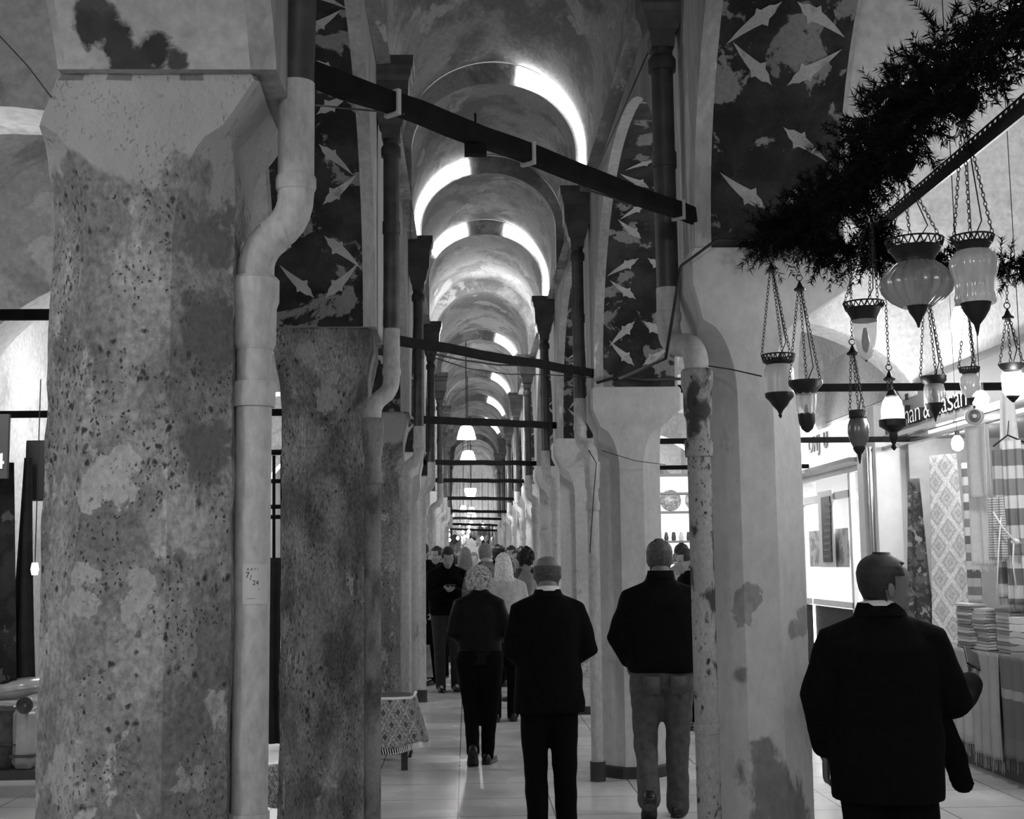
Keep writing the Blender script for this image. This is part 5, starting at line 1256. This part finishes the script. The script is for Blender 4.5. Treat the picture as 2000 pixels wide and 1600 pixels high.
mb = MB(); mb.box(hw_+Vector((-.012, .01, .045))+Mp@Vector((0, -.005, 0)), (.058, .001, .125), rot=Mp); mb.build('screen', simple('phone_screen', .02, .1), pt)
# --- woman with curly pale hair
def curls(f, mat, n, rx, ry, rz, c, seed=1, rr_=.013, low=-1.0):
    mb = MB(); rn = random.Random(seed); mb.ell(c, (rx*.9, ry*.9, rz*.9), 16, 10)
    for i in range(n):
        a = rn.uniform(0, 2*PI); b = math.asin(rn.uniform(low, 1)); d = Vector((math.cos(a)*math.cos(b), math.sin(a)*math.cos(b), math.sin(b)))
        if d.y > .55 and d.z < .5: continue
        p = Vector(c)+Vector((d.x*rx, d.y*ry, d.z*rz)); q = Matrix.Rotation(rn.uniform(0, 6), 3, d) @ d.to_track_quat('X', 'Z').to_matrix()
        mb.torus(p, rr_*rn.uniform(.7, 1.2), .0042, q, 10, 5)
    return f.fin(mb, 'hair', mat, head=True)
loc, h = foot(936, 10.6, 1112)
f = Fig(loc, h+.05, math.radians(0), 'woman with short curly pale hair in a dark leather jacket walking away', head_pitch=-.42, headw=1.0, lean=.06, girth=1.02)
arms = [((-.17, 0, 1.38), (-.235, .0, 1.14), (-.14, .2, 1.05), (.7, .6, .0), (0, -1, 0)), ((.17, 0, 1.38), (.23, .0, 1.14), (.14, .2, 1.05), (-.7, .6, 0), (0, -1, 0))]
lg = [((-.085, 0, .92), (-.08, .10, .52), (-.07, -.14, .16)), ((.085, 0, .92), (.08, .04, .50), (.06, .05, .09))]
f.body(arms, lg, m_skin2, .013)
f.torso([(.86, 0, .185, .14), (.95, 0, .195, .145), (1.08, 0, .185, .132), (1.22, 0, .19, .13), (1.34, 0, .185, .122), (1.405, -.005, .17, .105), (1.45, -.01, .13, .088), (1.5, -.012, .085, .075), (1.52, -.01, .075, .07)], arms, m_leather, 'leather_jacket', wr=(.011, 5), armr=(.07, .066, .06, .054, .048))
f.legs(lg, m_trou, r=(.128, .108, .08, .066, .055), vox=.016); curls(f, m_hb, 480, .108, .115, .125, (0, -.02, -.012), 3)
f.shoe(Vector(lg[0][2]), pitch=.7); f.shoe(Vector(lg[1][2]), yaw=-.3)
mb = MB(); mb.tube([(-.18, -.125+.03, .99), (0, -.155+.03, .985), (.18, -.125+.03, .99)], .006, 6); f.fin(mb, 'jacket_seam', m_leather)
# --- man looking at his phone, facing the camera
def simple_person(px, Y, ytop, rz, label, top, bottom, hairm, hairmask=None, arms=None, long=0, girth=1.0, pitch=-.1, yaw=0, skin=None, rings=None, curly=None, vox=.02, dh=0, grp=None, X=None):
    loc, h = foot(px, Y, ytop)
    if X is not None: loc.x = X
    f = Fig(loc, h+dh, rz, label, head_pitch=pitch, head_yaw=yaw, girth=girth, group=grp)
    arms = arms or [((-.175, 0, 1.39), (-.235, .0, 1.12), (-.20, .12, .92), (.1, .3, -.9), (.9, 0, 0)), ((.175, 0, 1.39), (.235, .0, 1.12), (.20, .12, .92), (-.1, .3, -.9), (-.9, 0, 0))]
    lg = [((-.088, 0, .92), (-.095, .03, .50), (-.10, 0, .09)), ((.088, 0, .92), (.10, .05, .50), (.09, .04, .09))]
    f.body(arms, lg, skin or m_skin2, .013)
    f.torso(rings or JACK, arms, top, 'jacket', vox=vox); f.legs(lg, bottom, vox=vox)
    if curly: curls(f, hairm, *curly)
    else: f.hair(hairm, hairmask or (lambda az, z: (az > 95 and z > -.07) or (az > 60 and z > .01) or (z > .078)))
    if long:
        mb = MB(); rr = []
        for z, w_, d_, y_ in ((.09, .05, .05, -.03), (.06, .078, .07, -.04), (0, .09, .075, -.05), (-.08, .098, .065, -.06), (-.16, .105, .05, -.07), (-.16-long*.6, .10, .04, -.07), (-.16-long, .06, .02, -.07)):
            rr.append([(w_*math.cos(2*PI*i/28)*(1+.05*math.sin(i*5)), y_+d_*math.sin(2*PI*i/28)*(1+.12*math.sin(i*7)), z) for i in range(28)])
        mb.loft(rr); f.fin(mb, 'long_hair', hairm, head=True)
    f.shoe(Vector(lg[0][2])); f.shoe(Vector(lg[1][2])); return f
fa = [((-.18, 0, 1.39), (-.235, .05, 1.13), (-.05, .27, 1.20), (.9, .3, .1), (0, -.5, .8)), ((.18, 0, 1.39), (.235, .05, 1.13), (.07, .27, 1.20), (-.9, .3, .1), (0, -.5, .8))]
f = simple_person(873, 16.65, 1068, PI+.15, 'man in a dark jacket and jeans looking down at the phone in his hands', m_suit, simple('dark_denim', .02, .9, noise=.3, nscale=20), m_hd, arms=fa, pitch=-.5, vox=.014, girth=1.05, dh=.03)
p = f.w((0, .30, 1.24)); pt = thing('smartphone', 'small dark smartphone held by the man facing the camera', 'phone', tuple(p)); mb = MB(); Mp = Matrix.Rotation(.5, 3, 'X'); mb.box(p, (.13, .01, .07), rot=Mp); mb.build('case', m_shoe, pt); mb = MB(); mb.box(p+Mp@Vector((0, .0055, 0)), (.12, .001, .06), rot=Mp); mb.build('screen', simple('phone_screen', .02, .1), pt)
# man half hidden by the left pipes, with a bag
f = simple_person(829, 17.6, 1058, PI-.5, 'man in black standing half hidden behind the left downpipes', m_suit, m_trou, m_hd, pitch=-.3)
p = at(829, 1255, 17.3); t = thing('carrier_bag', 'translucent carrier bag held low by the man behind the left pipes', 'bag', (p.x, p.y, p.z-.45)); mb = MB()
mb.grid(lambda u, v: (p.x+.11*(1-.4*v)*math.cos(2*PI*u)*(1+.08*math.sin(9*u)), p.y+.05*math.sin(2*PI*u), p.z-.45+.42*v), 24, 8); mb.build('bag_body', simple('carrier_plastic', .18, .3, noise=.5, nscale=12), t, smooth='all')
mb = MB(); mb.tube([p+Vector((-.05, 0, -.04)), p+Vector((-.01, 0, .1)), p+Vector((.05, 0, -.04))], .006, 6); mb.build('handle', m_trou, t)
# the crowd further down
m_cardi = simple('light_cardigan', .35, .9, noise=.15, nscale=20); m_greyj = simple('grey_jumper', .16, .9, noise=.15); m_camo = simple('patterned_jacket', .12, .9, noise=.9, nscale=14)
simple_person(983, 13.4, 1079, .1, 'woman in a light cardigan with shoulder length fair hair, seen from behind', m_cardi, m_trou, m_hb, long=.04, girth=.92)
simple_person(948, 16.2, 1060, .1, 'short haired man in a patterned jacket seen from behind in the crowd', m_camo, m_trou, m_hl, lambda az, z: az > 75 and z > -.06 or z > .06)
simple_person(908, 18.3, 1068, 0, 'woman with long fair hair in the crowd, left of the patterned jacket', m_greyj, m_trou, m_hl, long=.22, girth=.9)
g_ = simple_person(1022, 15.3, 1067, PI/2+.2, 'curly dark haired woman in a hooded vest facing left in the crowd', m_greyj, m_jeans, m_hd, curly=(200, .11, .12, .115, (0, -.02, .01), 5, .016), girth=.95, arms=[((-.175, 0, 1.39), (-.22, .02, 1.12), (-.08, .24, 1.12), (.8, .6, 0), (0, 0, 1)), ((.175, 0, 1.39), (.22, .02, 1.12), (.08, .24, 1.12), (-.8, .6, 0), (0, 0, 1))])
mb = MB(); mb.capsule([(-.11, -.13, 1.46), (0, -.17, 1.43), (.11, -.13, 1.46)], [.05, .07, .05], 12); g_.fin(mb, 'hood', simple('dark_vest', .03, .9)); 
g_.torso([(.88, 0, .20, .15), (1.0, 0, .205, .15), (1.2, 0, .20, .148), (1.35, 0, .19, .135), (1.45, -.01, .13, .10), (1.5, 0, .09, .08)], [], simple('dark_vest', .03, .9), 'vest', vox=.02)
simple_person(993, 17.2, 1087, .5, 'short dark haired person with a camera strap between two women', m_suit, m_trou, m_hd)
simple_person(973, 20.5, 1065, .2, 'dark haired person far back in the crowd, right of the patterned jacket', m_suit, m_trou, m_hd, curly=(90, .10, .11, .11, (0, -.01, .02), 8, .018))
simple_person(999, 19.2, 1065, PI-.2, 'man facing the camera far back in the crowd', m_greyj, m_trou, m_hd)
simple_person(855, 18.7, 1066, PI-.6, 'man behind the phone user, only his head in view', m_suit, m_trou, m_hd)
simple_person(888, 21.5, 1082, 0, 'dark clothed person glimpsed between the phone user and the fair haired woman', m_suit, m_trou, m_hd)
simple_person(925, 24.0, 1078, PI, 'person in pale clothes far back in the middle of the crowd', m_cardi, m_trou, m_hl)
simple_person(1343, 12.6, 1070, PI/2+.3, 'man in dark coat with hand at chin, beyond the man in jeans', m_suit, m_trou, m_hd, arms=[((-.175, 0, 1.39), (-.22, .06, 1.14), (-.06, .18, 1.38), (.2, .1, .9), (0, -1, 0)), ((.175, 0, 1.39), (.235, .05, 1.13), (.12, .25, 1.12), (-.8, .3, 0), (0, 0, 1))])
simple_person(1332, 15.2, 1060, .2, 'dark haired person behind the man with his hand at his chin', m_greyj, m_trou, m_hd)
